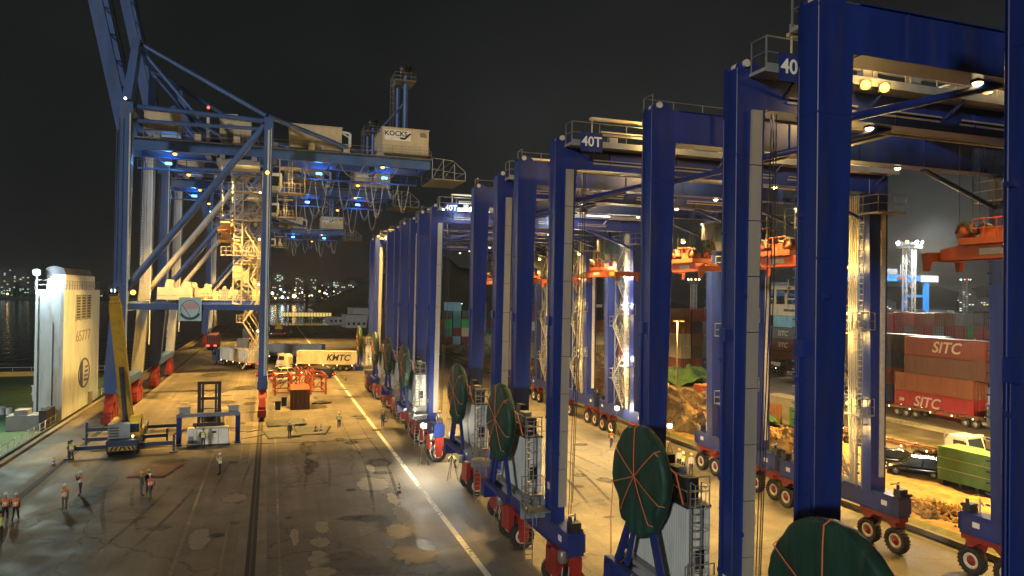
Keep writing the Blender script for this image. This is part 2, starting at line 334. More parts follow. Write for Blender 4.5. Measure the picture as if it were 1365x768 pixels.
# repairs and stains in the apron (blobs with their own outline)
def stain(name, col, rough, amt, soft=.35):
    """soft-edged stain: colour fades out towards the blob's ragged border"""
    mt = bpy.data.materials.new(name); mt.use_nodes = True; n = mt.node_tree.nodes; l = mt.node_tree.links; b = n['Principled BSDF']; b.inputs['Roughness'].default_value = rough
    tc = n.new('ShaderNodeTexCoord'); mp = n.new('ShaderNodeMapping'); mp.inputs['Location'].default_value = (-.5,-.5,0); l.new(tc.outputs['Generated'], mp.inputs['Vector'])
    sx = n.new('ShaderNodeSeparateXYZ'); l.new(mp.outputs['Vector'], sx.inputs['Vector']); cx = n.new('ShaderNodeCombineXYZ'); l.new(sx.outputs['X'], cx.inputs['X']); l.new(sx.outputs['Y'], cx.inputs['Y'])
    ln = n.new('ShaderNodeVectorMath'); ln.operation = 'LENGTH'; l.new(cx.outputs['Vector'], ln.inputs[0])
    z = n.new('ShaderNodeTexNoise'); z.inputs['Scale'].default_value = 1.6; z.inputs['Detail'].default_value = 9; z.inputs['Roughness'].default_value = .7; l.new(tc.outputs['Object'], z.inputs['Vector'])
    a = n.new('ShaderNodeMath'); a.operation = 'MULTIPLY_ADD'; a.inputs[1].default_value = -1.6; l.new(ln.outputs['Value'], a.inputs[0]); l.new(z.outputs['Fac'], a.inputs[2])
    r = n.new('ShaderNodeMapRange'); r.inputs['From Min'].default_value = -.12; r.inputs['From Max'].default_value = -.12+soft; r.inputs['To Max'].default_value = amt; l.new(a.outputs['Value'], r.inputs['Value'])
    rp = n.new('ShaderNodeValToRGB'); rp.color_ramp.elements[0].color = (*[c*.6 for c in col], 1); rp.color_ramp.elements[1].color = (*[c*1.3 for c in col], 1); l.new(z.outputs['Fac'], rp.inputs['Fac']); l.new(rp.outputs['Color'], b.inputs['Base Color'])
    l.new(r.outputs['Result'], b.inputs['Alpha']); return mt
WET = stain('wet_patch', (.022,.019,.015), .48, .9); OIL = stain('oil_stain', (.022,.018,.014), .6, .85); PATCH = stain('pale_concrete_repair', (.25,.215,.165), .8, .92, .10); TYREM = stain('tyre_mark', (.02,.018,.015), .7, .55)
def blob(name, x, y, rx, ry, mat, z=.008, seed=0, n=70, rough=.55):
    b = MB(); b._add([(x+rx*math.cos(t)*(1+rough*noise.noise(Vector((math.cos(t)*1.7+seed*3.1, math.sin(t)*1.7, seed)))+.3*noise.noise(Vector((math.cos(t)*5, math.sin(t)*5, seed)))+.16*noise.noise(Vector((math.cos(t)*15, math.sin(t)*15, seed)))),
                      y+ry*math.sin(t)*(1+rough*noise.noise(Vector((math.cos(t)*1.7, math.sin(t)*1.7+seed*2.3, seed+4)))+.2*noise.noise(Vector((math.cos(t)*9, math.sin(t)*9, seed+2)))), z) for t in [2*math.pi*i/n for i in range(n)]], [tuple(range(n))])
    o = b.build(name, mat); o['kind'] = 'structure'
for i, (nm, x, y, rx, ry, mt) in enumerate([('oil_stain', 3.7, 72, .75, 4.6, OIL), ('oil_stain', 3.4, 63.5, .6, 2.4, OIL), ('wet_patch', 3.6, 66, .5, 2, WET), ('concrete_repair', 3.9, 68.5, .55, 1.8, PATCH),
    ('concrete_repair', 8.4, 71.5, .5, 3.2, PATCH), ('oil_stain', 8.2, 74, .9, 1.2, OIL), ('concrete_repair', 8.0, 57.5, 1.5, 2.6, PATCH), ('concrete_repair', 8.9, 48.5, .6, 3.6, PATCH), ('concrete_repair', 8.2, 41.5, 1.7, 3.4, PATCH),
    ('wet_patch', 7.4, 40.6, .9, .8, WET), ('concrete_repair', 3.5, 47.6, .6, 1.6, PATCH), ('wet_patch', 4.2, 42.2, 1.3, 1.0, WET), ('concrete_repair', 3.0, 42.0, .8, 2.0, PATCH), ('oil_stain', 5.6, 39.6, 1.6, 1.2, OIL),
    ('oil_stain', 1.45, 50.4, .25, .3, OIL), ('oil_stain', -9.4, 55.5, 1.2, .9, OIL), ('oil_stain', -6.6, 50.5, 1.0, .6, OIL), ('oil_stain', -13, 50, 1.4, .8, OIL), ('oil_stain', 13.2, 47, .5, 4, OIL), ('oil_stain', 24, 66, .4, .5, OIL),
    ('oil_stain', 21, 58, 1.2, .4, OIL), ('oil_stain', -3, 120, 2.5, 3, OIL), ('oil_stain', -9, 140, 3, 5, OIL), ('oil_stain', 6, 98, 1.5, 2.5, OIL), ('oil_stain', -8.2, 70, 2.2, 1.2, OIL), ('wet_patch', 4.8, 79.5, 2.4, 1.0, WET)]):
    blob(nm, x, y, rx, ry, mt, .008+.001*(i % 3), i*1.37)
rn = random.Random(5)
for i, (x, y, rx, ry, mt) in enumerate([(8.6,62.5,.5,1.6,PATCH),(8.9,52.6,.45,2.2,PATCH),(8.2,45.2,1.0,1.8,PATCH),(7.2,43.5,.7,1.0,WET),(9.4,42.6,.8,1.6,WET),(5.0,41.0,2.2,1.4,WET),(8.6,38.8,1.6,1.4,OIL),(3.2,44.8,.7,1.3,PATCH),(2.9,40.2,1.1,.9,PATCH),(4.0,74.2,.8,2.0,WET),(3.9,65.2,.7,1.7,OIL),(9.6,64.6,1.6,2.2,OIL),(6.6,48.6,1.7,1.0,OIL)]): blob('concrete_repair' if mt is PATCH else 'wet_patch' if mt is WET else 'oil_stain', x, y, rx, ry, mt, .0145+.0005*(i%4), 300+i*1.9)
for x, y in ((-2.9,48),(-2.9,68),(-2.9,88),(-2.9,108),(6.2,56),(24,52),(24,74)): MB().lathe([(0,.42),(.004,.42),(.004,.36),(.002,.35),(.005,.33),(.005,0)], (x,y,.017), 'Z', 20).build('manhole_cover', SLOT)['kind'] = 'structure'
for i in range(46): blob('oil_stain', rn.uniform(-15,12), rn.uniform(36,118), rn.uniform(.3,1.6), rn.uniform(.4,2.4), OIL if i % 3 else PATCH, .0115+.0006*(i%5), 50+i*.77)
for i in range(14): blob('oil_stain', rn.uniform(17,35), rn.uniform(34,90), rn.uniform(.4,1.4), rn.uniform(.3,1.2), OIL, .0115+.0006*(i%5), 150+i*.77)
for i, (x0, y0, dx, bend) in enumerate([(-11,40,3,2),(-8,44,-2,-3),(6.5,44,1.5,1),(2.2,52,-1,2),(-3.5,40,2,-1.5),(21,40,3,2),(27,38,-3,1.5),(8.8,60,.6,-1)]):
    for off in (0, 1.9):
        pts = [(x0+off+dx*u+bend*math.sin(u*2.4), y0+34*u) for u in [k/16 for k in range(17)]]
        b = MB(); b._add([(px+s_*.13,py,.0105) for px,py in pts for s_ in (-1,1)], [(2*k,2*k+1,2*k+3,2*k+2) for k in range(16)]); b.build('tyre_mark', TYREM)['kind'] = 'structure'
# open ground behind the far wheels: soil strip, grass, low kerb
def strip(name, x0, x1, y0, y1, z, mat, nx, ny, amp, seed, sc=.12):
    b = MB(); vs = [(x0+(x1-x0)*i/nx, y0+(y1-y0)*j/ny, z+amp*(noise.noise(Vector(((x0+(x1-x0)*i/nx)*sc*2, (y0+(y1-y0)*j/ny)*sc, seed)))+.35)*(0 if i in (0, nx) else 1)) for j in range(ny+1) for i in range(nx+1)]
    b._add(vs, [(j*(nx+1)+i, j*(nx+1)+i+1, (j+1)*(nx+1)+i+1, (j+1)*(nx+1)+i) for j in range(ny) for i in range(nx)], True)
    o = b.build(name, mat); o['kind'] = 'structure'; return o
strip('soil_strip', 43.5, 60, 10, 260, .03, SOIL, 14, 160, .22, 2.2)
strip('grass_verge', 41.6, 43.6, 8, 260, .03, GRASSM, 4, 160, .12, 4.1)
for k in range(64):
    MB().box(41.2, 41.55, 8+k*3.0, 8+k*3.0+2.94, 0, .32).build('kerb_block', BEAMC)['kind'] = 'structure'
SHEETM = worn_paint('pale_yard_paint', (.34, .34, .29), .1)
sheet('painted_line', 66, 66.6, 10, 300, .006, SHEETM); sheet('painted_line', 75, 78, 40, 110, .006, SHEETM)
# soil heaps: each a thing
def heap(label, x, y, rx, ry, h, mat, seed, name='soil_heap'):
    b = MB(); n1, n2 = 44, 30; vs = []
    for j in range(n2+1):
        for i in range(n1+1):
            u, v = -1+2*i/n1, -1+2*j/n2; d = max(0, math.sqrt(u*u+v*v)+.22*noise.noise(Vector((u*1.6+seed, v*1.6, seed))))
            e = max(0, 1-d**1.6); z = h*min(1, e*1.25)*(.85+.35*noise.noise(Vector((u*3+seed, v*3, seed))))+(.4*h*noise.noise(Vector((u*9, v*9, seed+2)))*.35+.12*noise.noise(Vector((u*28, v*28, seed)))) * min(1, e*3)
            vs.append((rx*u, ry*v, max(-.02, z-.02)))
    b._add(vs, [(j*(n1+1)+i, j*(n1+1)+i+1, (j+1)*(n1+1)+i+1, (j+1)*(n1+1)+i) for j in range(n2) for i in range(n1)], False)
    o = tag(b.build(name, mat, None, (x, y, .05)), label, 'heap', 'heaps of earth behind the gantry cranes')
    rn = random.Random(seed); cl = MB(); me = o.data.vertices
    for k in range(260):
        v = me[rn.randrange(len(me))].co; r = rn.uniform(.08,.34)*rn.uniform(.6,1); c = Vector((v.x+rn.uniform(-.2,.2), v.y+rn.uniform(-.2,.2), v.z+r*.3))
        if v.z > .05 or rn.random() < .2:
            a = [rn.uniform(.7,1.3)*r for _ in range(6)]
            cl._add([c+Vector((a[0],0,0)),c+Vector((0,a[1],0)),c-Vector((a[2],0,0)),c-Vector((0,a[3],0)),c+Vector((0,0,a[4])),c-Vector((0,0,a[5]))], [(0,1,4),(1,2,4),(2,3,4),(3,0,4),(1,0,5),(2,1,5),(3,2,5),(0,3,5)])
    cl.build('clods', mat, o)['kind'] = 'stuff'; return o
heap('tall brown soil heap with terraced side behind the stair tower', 50.5, 103, 8.5, 24, 6.4, SOIL, 1.3)
heap('wide yellow soil heap below the red site office', 50.5, 76, 6.5, 14, 3.8, SOIL, 4.7)
heap('low lumpy yellow soil heap beside the green netted block', 47.6, 56.5, 4.2, 8, 2.8, SOIL, 8.1)
heap('grey gravel heap partly under a pale sheet by the container rows', 58, 178, 12, 18, 5.0, SOILG, 2.9)
heap('small loose soil heap by the parked black cars', 46.2, 38.5, 2.2, 3.5, .5, SOIL, 6.2)
# ================================================================ RUBBER-TYRED GANTRY CRANE (local: x=0 outer face of the quay-side legs, y=0 middle, far legs at x~22.3)
COVER = pm('pale_cable_cover', (.34, .31, .26), .5, .05, var=.14, scale=.6, streak=5, dirt=(.28,.24,.18), dirt_amt=.45)
def wheel(parent, c, axis, turn=0):
    """tyre with lugs > rim, hub"""
    Rr, wd = .78, .5; b = MB()
    b.lathe([(-wd*.36,.46),(-wd*.5,.56),(-wd*.5,.70),(-wd*.4,Rr-.03),(wd*.4,Rr-.03),(wd*.5,.70),(wd*.5,.56),(wd*.36,.46)], (0,0,0), 'X', 28)
    for k in range(22):
        t = 2*math.pi*k/22
        for s in (-1, 1):
            t2 = t+(.07 if s > 0 else -.07)
            p = Vector((s*.05, math.cos(t)*(Rr-.01), math.sin(t)*(Rr-.01))); q2 = Vector((s*wd*.52, math.cos(t2)*(Rr-.06), math.sin(t2)*(Rr-.06)))
            b.beam(p, q2, .09, .07, up=(0, math.cos(t), math.sin(t)))
    o = b.build('wheel', TYRE, parent, c, 0 if axis == 'X' else R(90))
    r = MB()
    for s in (-1, 1): r.lathe([(s*.16,.45),(s*.2,.42),(s*.19,.31),(s*.1,.28)], (0,0,0), 'X', 24)
    r.build('rim', CREAM, o)
    h = MB().lathe([(-.17,.0),(-.17,.22),(-.1,.28),(.1,.28),(.17,.22),(.17,.0)], (0,0,0), 'X', 16)
    for s in (-1, 1): h.lathe([(s*.17,.12),(s*.24,.11),(s*.24,0)], (0,0,0), 'X', 10)
    h.build('hub', RED, o); return o
LEGY = 2.95; GZ0, GZ1 = 22.35, 23.75; FX0, FX1 = 21.8, 23.0; HL = 5.3
def make_rtg():
    t = thing('gantry_crane', '-', 'gantry crane', group='blue rubber-tyred gantry cranes in a row')
    for y in (-LEGY, LEGY):
        # quay-side leg: flat outer face, inner face tapers towards the ground; rounded ear on top
        lg = MB().cham([(0,y-.4,3.5),(.78,y-.4,3.5),(.78,y+.4,3.5),(0,y+.4,3.5)], [(0,y-.4,GZ1-.01),(1.27,y-.4,GZ1-.01),(1.27,y+.4,GZ1-.01),(0,y+.4,GZ1-.01)])
        lg.prism([(0,GZ1-.2),(.95,GZ1-.2),(.95,GZ1+.1),(.8,GZ1+.24),(.55,GZ1+.32),(.25,GZ1+.28),(.06,GZ1+.14)], 'Y', y-.403, y-.25).prism([(0,GZ1-.2),(.95,GZ1-.2),(.95,GZ1+.1),(.8,GZ1+.24),(.55,GZ1+.32),(.25,GZ1+.28),(.06,GZ1+.14)], 'Y', y+.25, y+.403)
        lo = lg.build('leg', BLUE, t)
        MB().tube((.35,y-.5,GZ1+.16), (.35,y+.5,GZ1+.16), .14, 14).build('sheave_pin', CREAM, lo)
        for zz in (7.8, 12.0, 16.6, 20.6):
            xr = .78+.49*(zz-3.5)/(GZ1-3.5); MB().box(-.012,xr+.012,y-.412,y+.412,zz,zz+.05).build('weld_seam', BLUE, lo)
        MB().box(-.014,-.002,y-.2,y+.12,5.2,5.55).build('warning_label', CREAM, lo)
        MB().tube((-.05,y+.27,4.0),(-.05,y+.27,22.0),.03,6).tube((-.05,y+.19,4.0),(-.05,y+.19,14.0),.022,6).build('conduit', BLUE, lo)
        for zz in (5.6, 8.9, 13.2, 17.8): MB().box(-.09,-.002,y+.12,y+.34,zz,zz+.12).build('conduit_clamp', BLUE, lo)
        MB().box(-.13,-.002,y-.05,y+.3,13.9,14.4).build('junction_box', BLUE, lo)
        for zz in (7.0, 15.5): MB().box(.25,.5,y-.44,y-.40,zz,zz+.18).box(.33,.42,y-.5,y-.44,zz+.04,zz+.14).build('lifting_lug', BLUE, lo); MB().box(-.02,-.002,y-.28,y+.28,9.2,10.1).build('hatch_cover', BLUE, lo)
        lg = MB().cham([(FX0,y-.4,3.5),(FX1,y-.4,3.5),(FX1,y+.4,3.5),(FX0,y+.4,3.5)], [(FX0-.35,y-.4,GZ1-.01),(FX1,y-.4,GZ1-.01),(FX1,y+.4,GZ1-.01),(FX0-.35,y+.4,GZ1-.01)])
        lg.prism([(FX1-.9,GZ1-.2),(FX1,GZ1-.2),(FX1,GZ1+.3),(FX1-.3,GZ1+.5),(FX1-.7,GZ1+.4)], 'Y', y-.402, y+.402)
        lo = lg.build('leg', BLUE, t)
        gd = MB().box(1.22,FX0-.3,y-.38,y+.38,GZ0,GZ1).build('girder', BLUE, t)
        for z in (GZ0-.03, GZ1): MB().box(1.45,FX0-.35,y-.46,y+.46,z,z+.03).build('flange', BLUE, gd)
        MB().box(1.2,FX0-.1,y-.05,y+.05,GZ1+.03,GZ1+.14).build('trolley_rail', RAILS, gd)
        for k in range(5):
            MB().box(3.2+k*4.2,3.24+k*4.2,y-.45,y+.45,GZ0+.02,GZ1-.02).build('stiffener', BLUE, gd)
        # brace rising from each leg to its girder
        MB().tube((.95,y+.1,20.55), (7.6,y+.1,GZ0-.02), .13, 8).build('knee_brace', BLUE, t)
        MB().tube((FX0-.1,y+.1,20.55), (FX0-5.5,y+.1,GZ0-.02), .13, 8).build('knee_brace', BLUE, t)
    # cover strips on the face of the leg, cables beside
    y = -LEGY
    cv = MB(); n = 9
    for k in range(n):
        z0, z1 = 4.3+k*(18.0/n), 4.3+(k+1)*(18.0/n)-.03
        def xi(z): return .78+(1.45-.78)*(z-3.5)/(GZ1-3.5)
        def xl(z): return .40+.22*(z-3.5)/(GZ1-3.5)
        MB().hexa([(xl(z0),y-.50,z0),(xl(z0)+.44,y-.50,z0),(xl(z0)+.44,y-.402,z0),(xl(z0),y-.402,z0)], [(xl(z1),y-.50,z1),(xl(z1)+.44,y-.50,z1),(xl(z1)+.44,y-.402,z1),(xl(z1),y-.402,z1)]).build('cable_cover', COVER, t)
    MB().hexa([(FX0+.62,y-.5,4.3),(FX0+.95,y-.5,4.3),(FX0+.95,y-.402,4.3),(FX0+.62,y-.402,4.3)], [(FX0+.62,y-.5,21.2),(FX0+.95,y-.5,21.2),(FX0+.95,y-.402,21.2),(FX0+.62,y-.402,21.2)]).build('cable_cover', CREAM, t)
    for k, (dx, zb) in enumerate([(.14, 3.6), (.26, 3.2), (.36, 4.4)]):
        MB().path([(1.45+dx,y-.3,GZ0-.1),(1.3+dx+.05*k,y-.32,16),(1.08+dx,y-.3,9),(.95+dx,y-.25,zb)], .022, 5).build('hanging_cable', BLACK, t)
    MB().path([(1.5,y-.5,GZ0-.15),(1.52,y-.52,GZ0-.6),(1.6,y-.45,GZ0-1.2),(1.55,y-.3,GZ0-.3)], .035, 5).build('cable_loop', TRAY, t)
    # sill beams, bogies, wheels
    for side, (xc, ax) in enumerate([(.6, 'Y'), (FX0+.6, 'X')]):
        sb = MB().cham([(xc-.42,-HL,2.35),(xc+.42,-HL,2.35),(xc+.42,-HL,3.5),(xc-.42,-HL,3.5)],[(xc-.42,HL,2.35),(xc+.42,HL,2.35),(xc+.42,HL,3.5),(xc-.42,HL,3.5)]).build('sill_beam', BLUE, t)
        for z in (2.32, 3.5): MB().box(xc-.5,xc+.5,-HL+.02,HL-.02,z,z+.03).build('flange', BLUE, sb)
        for yy in (-HL+.9, HL-1.2):
            MB().box(xc-.435,xc-.42,yy,yy+.42,2.8,3.1).build('sill_plate', WHITE, sb)
        for s in (-1, 1):
            yc = s*(HL-1.55)
            bo = MB().box(xc-.36,xc+.36,yc-1.5,yc+1.5,1.98,2.3).box(xc-.3,xc+.3,yc-.35,yc+.35,2.29,2.36)
            for d in (-1.05, 1.05):
                if ax == 'X':
                    bo.hexa([(xc+.30,yc+d-.22,.62),(xc+.44,yc+d-.22,.62),(xc+.44,yc+d+.22,.62),(xc+.30,yc+d+.22,.62)], [(xc+.26,yc+d*.75-.42,2.0),(xc+.46,yc+d*.75-.42,2.0),(xc+.46,yc+d*.75+.42,2.0),(xc+.26,yc+d*.75+.42,2.0)])
                    bo.hexa([(xc-.34,yc+d-.2,1.62),(xc+.34,yc+d-.2,1.62),(xc+.34,yc+d+.2,1.62),(xc-.34,yc+d+.2,1.62)], [(xc-.36,yc+d*.75-.4,2.0),(xc+.36,yc+d*.75-.4,2.0),(xc+.36,yc+d*.75+.4,2.0),(xc-.36,yc+d*.75+.4,2.0)])
                else:
                    for e in (-.44, .33):
                        bo.hexa([(xc-.26,yc+d+e,.5),(xc+.26,yc+d+e,.5),(xc+.26,yc+d+e+.11,.5),(xc-.26,yc+d+e+.11,.5)], [(xc-.4,yc+d+e,2.0),(xc+.4,yc+d+e,2.0),(xc+.4,yc+d+e+.11,2.0),(xc-.4,yc+d+e+.11,2.0)])
            bo = bo.build('bogie', RED, t)
            if ax == 'Y':
                MB().box(xc-.78,xc-.38,yc-.85,yc-.1,1.0,2.5).build('hydraulic_tank', RED, bo)
                MB().box(xc-.72,xc-.38,yc+.1,yc+.75,.9,2.2).build('hydraulic_tank', RED, bo)
                m2 = MB().lathe([(0,0),(0,.24),(.55,.24),(.6,.18),(.6,0)], (xc-.62,yc+s*1.3,2.05), 'Z', 14); 
                for k in range(10): m2.box(xc-.62+.235*math.cos(k*.628)-.02, xc-.62+.235*math.cos(k*.628)+.02, yc+s*1.3+.235*math.sin(k*.628)-.02, yc+s*1.3+.235*math.sin(k*.628)+.02, 2.1, 2.6)
                m2.build('drive_motor', GALV, bo)
                MB().tube((xc-.5,yc-1.2,1.4),(xc-.35,yc-.5,.7),.05,6).tube((xc-.45,yc-1.0,2.0),(xc-.6,yc-1.3,.9),.04,6).build('hose', BLACK, bo)
                MB().path([(xc-.75,yc+s*1.6,1.9),(xc-.9,yc+s*1.75,1.2),(xc-.75,yc+s*1.9,.55),(xc-.55,yc+s*1.75,.3)],.035,5).path([(xc-.4,yc+s*1.62,1.9),(xc-.55,yc+s*1.8,1.1),(xc-.45,yc+s*1.9,.5)],.03,5).build('bumper_bracket', GALV, bo)
            for d in (-1.05, 1.05): wheel(t, (xc-(.02 if ax == 'X' else 0), yc+d, .78), ax)
        # end brackets and small gear on the sill ends
        for s in (-1, 1):
            MB().box(xc-.5,xc+.5,s*HL-(.0 if s < 0 else -.01)-.02,s*HL+.03*s,2.5,3.45).build('end_plate', BLUE, sb)
            MB().box(xc-.28,xc+.3,s*(HL-.3)-.25,s*(HL-.3)+.25,3.54,3.98).tube((xc-.2,s*(HL-.3),3.98),(xc-.2,s*(HL-.3),4.25),.09,8).tube((xc+.15,s*(HL-.1),3.6),(xc+.15,s*(HL+.35),3.75),.08,8).build('valve_block', DARK, t)
            MB().tube((xc+.25,s*(HL-.7),3.5),(xc+.25,s*(HL-.7),4.3),.06,6).tube((xc+.25,s*(HL-.7),4.2),(xc+.05,s*(HL-1.1),4.05),.05,6).build('hose_post', CREAM, t)
    # quay-side platform: power house with ribbed wall, cabinets, ladder, railings
    MB().box(-1.35,-.05,-2.5,2.4,4.55,4.75).box(-1.3,-.1,-2.4,-2.2,3.5,4.56).box(-1.3,-.1,2.1,2.3,3.5,4.56).box(-.3,.1,-2.5,2.4,3.52,4.56).build('platform', GREY, t)
    ph = MB().box(-1.0,-.06,-2.1,1.9,4.76,7.75).build('power_house', PANEL, t)
    rb = MB(); k = -2.06
    for i in range(26): rb.box(-1.045,-1.0,k,k+.085,4.82,7.68); k += .153
    rb.build('wall_ribs', PANEL, ph)
    MB().box(-1.06,-.02,-2.14,1.94,7.75,7.83).build('roof', DARK, ph)
    MB().box(-.75,-.3,-2.125,-2.1,5.5,6.2).build('door_window', GLASS, ph)
    MB().box(-.92,-.14,-2.113,-2.1,4.85,7.3).build('door', WHITE, ph)
    for j, (a0, a1, zz) in enumerate([(-1.5,-.9,8.7),(-.7,0,8.9),(.15,.9,9.2),(1.1,1.7,8.6)]):
        MB().box(-.75+.12*j,-.15,a0,a1,7.84,zz).build('cabinet', DARK if j % 2 == 0 else GREY, t)
    MB().rail([(-1.0,-2.1,7.83),(-1.0,1.9,7.83)], 1.05, 1.0).rail([(-1.0,-2.1,7.83),(-.08,-2.1,7.83)],1.05,.9).build('railing', GALV, t); MB().rail([(-1.32,-2.45,4.75),(-.1,-2.45,4.75)],1.05,.6).build('railing', GALV, t)
    MB().ladder((-1.12,-2.42,1.0), 7.8, (.46,0,0), .3, cage=(0,-.6,0)).build('caged_ladder', GALV, t)
    MB().rail([(-1.35,-3.6,4.2),(-1.35,-2.5,4.2)],1.05,.55,mids=3).box(-1.4,-.1,-3.6,-2.5,4.12,4.19).build('side_platform', GALV, t)
    # cable reel on an A-frame, wrapped in tarpaulin with straps
    RX, RZ, RR = -1.75, 8.5, 1.95
    MB().beam((-1.75,-1.75,4.6),(-1.72,-.35,7.6),.2,.24).beam((-1.75,1.85,4.6),(-1.72,.35,7.6),.2,.24).beam((-1.75,1.1,4.6),(-1.72,.25,7.2),.14,.16).beam((-2.0,-2.2,4.5),(-2.0,2.3,4.5),.3,.26).box(-2.15,-1.3,1.7,2.35,3.6,4.5).build('reel_frame', BLUE, t)
    nseg = 96; tb = MB(); prof = [(-.25,0,0),(-.255,.25,0),(-.255,.5,0),(-.25,.75,.1),(-.245,.95,.3),(-.2,.995,1),(0,1.0,1),(.15,.995,1),(.24,.95,.5),(.25,.4,.1),(.25,0,0)]
    vs = []
    for (px, pr, wr) in prof:
        for k in range(nseg):
            a = 2*math.pi*k/nseg; fold = .006*math.sin(a*23+2*math.sin(a*3))+.006*math.sin(a*7+1)+.02*noise.noise(Vector((math.cos(a)*2.5, math.sin(a)*2.5, px)))
            sag = 1+max(0, -math.sin(a)-.35)*.28+.03*math.sin(a*17)*max(0, -math.sin(a)-.2)+max(0, math.cos(a+.9)-.6)*.12
            r = RR*pr*(1+fold*wr)*sag
            yy_, zz_ = r*math.cos(a), r*math.sin(a); yy_ *= 1-.22*max(0, -math.sin(a)-.25)*pr; fo = .085*math.sin(yy_*9+1.3*noise.noise(Vector((yy_*2, zz_*.5, 3))))*min(1, max(0, .5-zz_*.35))+.07*noise.noise(Vector((yy_*1.8, zz_*.7, 8)))
            vs.append((RX+px+fo*min(1, pr*1.5)*(1 if px < 0 else .3), yy_, RZ+zz_))
    tb._add(vs, [(i*nseg+k, i*nseg+(k+1)%nseg, (i+1)*nseg+(k+1)%nseg, (i+1)*nseg+k) for i in range(len(prof)-1) for k in range(nseg)], True)
    tw = tb.build('cable_reel', TARP, t)
    for a in (90, 140, 200, 235, 305, 340, 28):
        ca, sa = math.cos(R(a)), math.sin(R(a))
        MB().path([(RX-.34,0,RZ),(RX-.36,ca*RR*.35,RZ+sa*RR*.35),(RX-.35,ca*RR*.72,RZ+sa*RR*.72),(RX-.32,ca*RR*.97,RZ+sa*RR*.97),(RX-.1,ca*RR*1.03,RZ+sa*RR*1.03)], .02, 5).build('strap', STRAP, tw)
    MB().path([(RX-.3,-1.5,RZ+1.2),(-1.4,-1.9,9.0),(-1.15,-2.0,7.9)],.03,5).path([(RX-.2,2.0,RZ-.6),(-1.9,2.25,6),(-1.9,2.2,4.7)],.022,5).build('lashing', STRAP, t)
    # top walkways with railings, capacity sign
    wz = GZ1-.2
    for s, y0, y1 in ((-1, -LEGY-1.3, -LEGY-.42), (1, LEGY+.42, LEGY+1.3)):
        wk = MB().box(.5,FX0+1.1,y0,y1,wz-.12,wz).build('walkway', TRAY, t)
        MB().box(.5,FX0+1.1,y0-.03 if s < 0 else y1,y0 if s < 0 else y1+.03,wz-.16,wz+.15).build('toe_board', GREY, wk)
        ye = y0+.02 if s < 0 else y1-.02
        MB().rail([(.55,ye,wz),(FX0+1.0,ye,wz)], 1.1, 1.55).rail([(.55,y0+.05,wz),(.55,y1-.05,wz)], 1.1, .8).build('railing', GALV, wk)
        for k in range(6): MB().beam((2.0+k*4,(y0 if s < 0 else y1),wz-.1),(2.0+k*4,s*(LEGY+.4),wz-.7),.08,.08).build('walkway_bracket', BLUE, wk)
    sg = MB().box(1.0,2.25,-LEGY-1.42,-LEGY-1.36,GZ1-.65,GZ1+.35).build('capacity_sign', BLUE, t)
    text('lettering', '40T', .72, TXTW, sg, (1.62,-LEGY-1.425,GZ1-.15), FACE_NY, bold=.012)
    MB().box(1.7,7.6,-LEGY-1.2,-LEGY-.9,GZ1+1.12,GZ1+1.24).tube((1.8,-LEGY-1.05,GZ1-.1),(1.8,-LEGY-1.05,GZ1+1.12),.04,6).tube((7.4,-LEGY-1.05,GZ1-.1),(7.4,-LEGY-1.05,GZ1+1.12),.04,6).build('festoon_rail', BEIGE, t)
    # under-girder cross ties and pipe runs
    for x in (9.5, 20.0): MB().box(x-.2,x+.2,-LEGY+.38,LEGY-.38,GZ0+.25,GZ0+.75).build('cross_tie', BLUE, t)
    MB().box(1.6,FX0-.6,-LEGY+.42,-LEGY+.95,GZ0+.1,GZ0+.18).rail([(1.7,-LEGY+.95,GZ0+.18),(FX0-.7,-LEGY+.95,GZ0+.18)],1.0,2.2).tube((1.6,-LEGY+1.0,GZ0+.05),(FX0-.6,-LEGY+1.0,GZ0+.05),.05,6).build('inner_walkway', TRAY, t)
    # trolley on the girders, machinery, cab below
    tx = 17.2
    tr = MB().box(tx-2.4,tx+2.4,-LEGY-.35,-LEGY+.35,GZ1+.17,GZ1+.75).box(tx-2.4,tx+2.4,LEGY-.35,LEGY+.35,GZ1+.17,GZ1+.75).box(tx-2.2,tx-1.7,-LEGY+.3,LEGY-.3,GZ1+.2,GZ1+.7).box(tx+1.7,tx+2.2,-LEGY+.3,LEGY-.3,GZ1+.2,GZ1+.7).build('trolley', BLUE, t)
    MB().tube((tx-1,-1.6,GZ1+1.1),(tx-1,1.6,GZ1+1.1),.42,14).box(tx-1.4,tx-.6,-2.3,-1.7,GZ1+.5,GZ1+1.5).box(tx+.2,tx+1.4,-1.2,1.2,GZ1+.5,GZ1+1.4).box(tx-1.7,tx+1.7,-2.5,2.5,GZ1+.4,GZ1+.5).build('hoist_machinery', GREY, tr)
    MB().box(tx-1.6,tx+1.9,-2.6,2.6,GZ1+2.3,GZ1+2.4).rail([(tx-2.3,-LEGY-.3,GZ1+.75),(tx+2.3,-LEGY-.3,GZ1+.75)],1.1,1.2).rail([(tx-2.3,LEGY+.3,GZ1+.75),(tx+2.3,LEGY+.3,GZ1+.75)],1.1,1.2).tube((tx-1.5,-2.4,GZ1+.5),(tx-1.5,-2.4,GZ1+2.3),.06,6).tube((tx+1.8,-2.4,GZ1+.5),(tx+1.8,-2.4,GZ1+2.3),.06,6).tube((tx-1.5,2.4,GZ1+.5),(tx-1.5,2.4,GZ1+2.3),.06,6).tube((tx+1.8,2.4,GZ1+.5),(tx+1.8,2.4,GZ1+2.3),.06,6).build('trolley_roof', PANEL, tr)
    tx0 = tx; tx = tx0+7.0
    eb_ = MB().box(tx-2.1,tx-.9,-2.7,-1.0,GZ1+.52,GZ1+1.9).build('electrical_box', WHITE, tr)
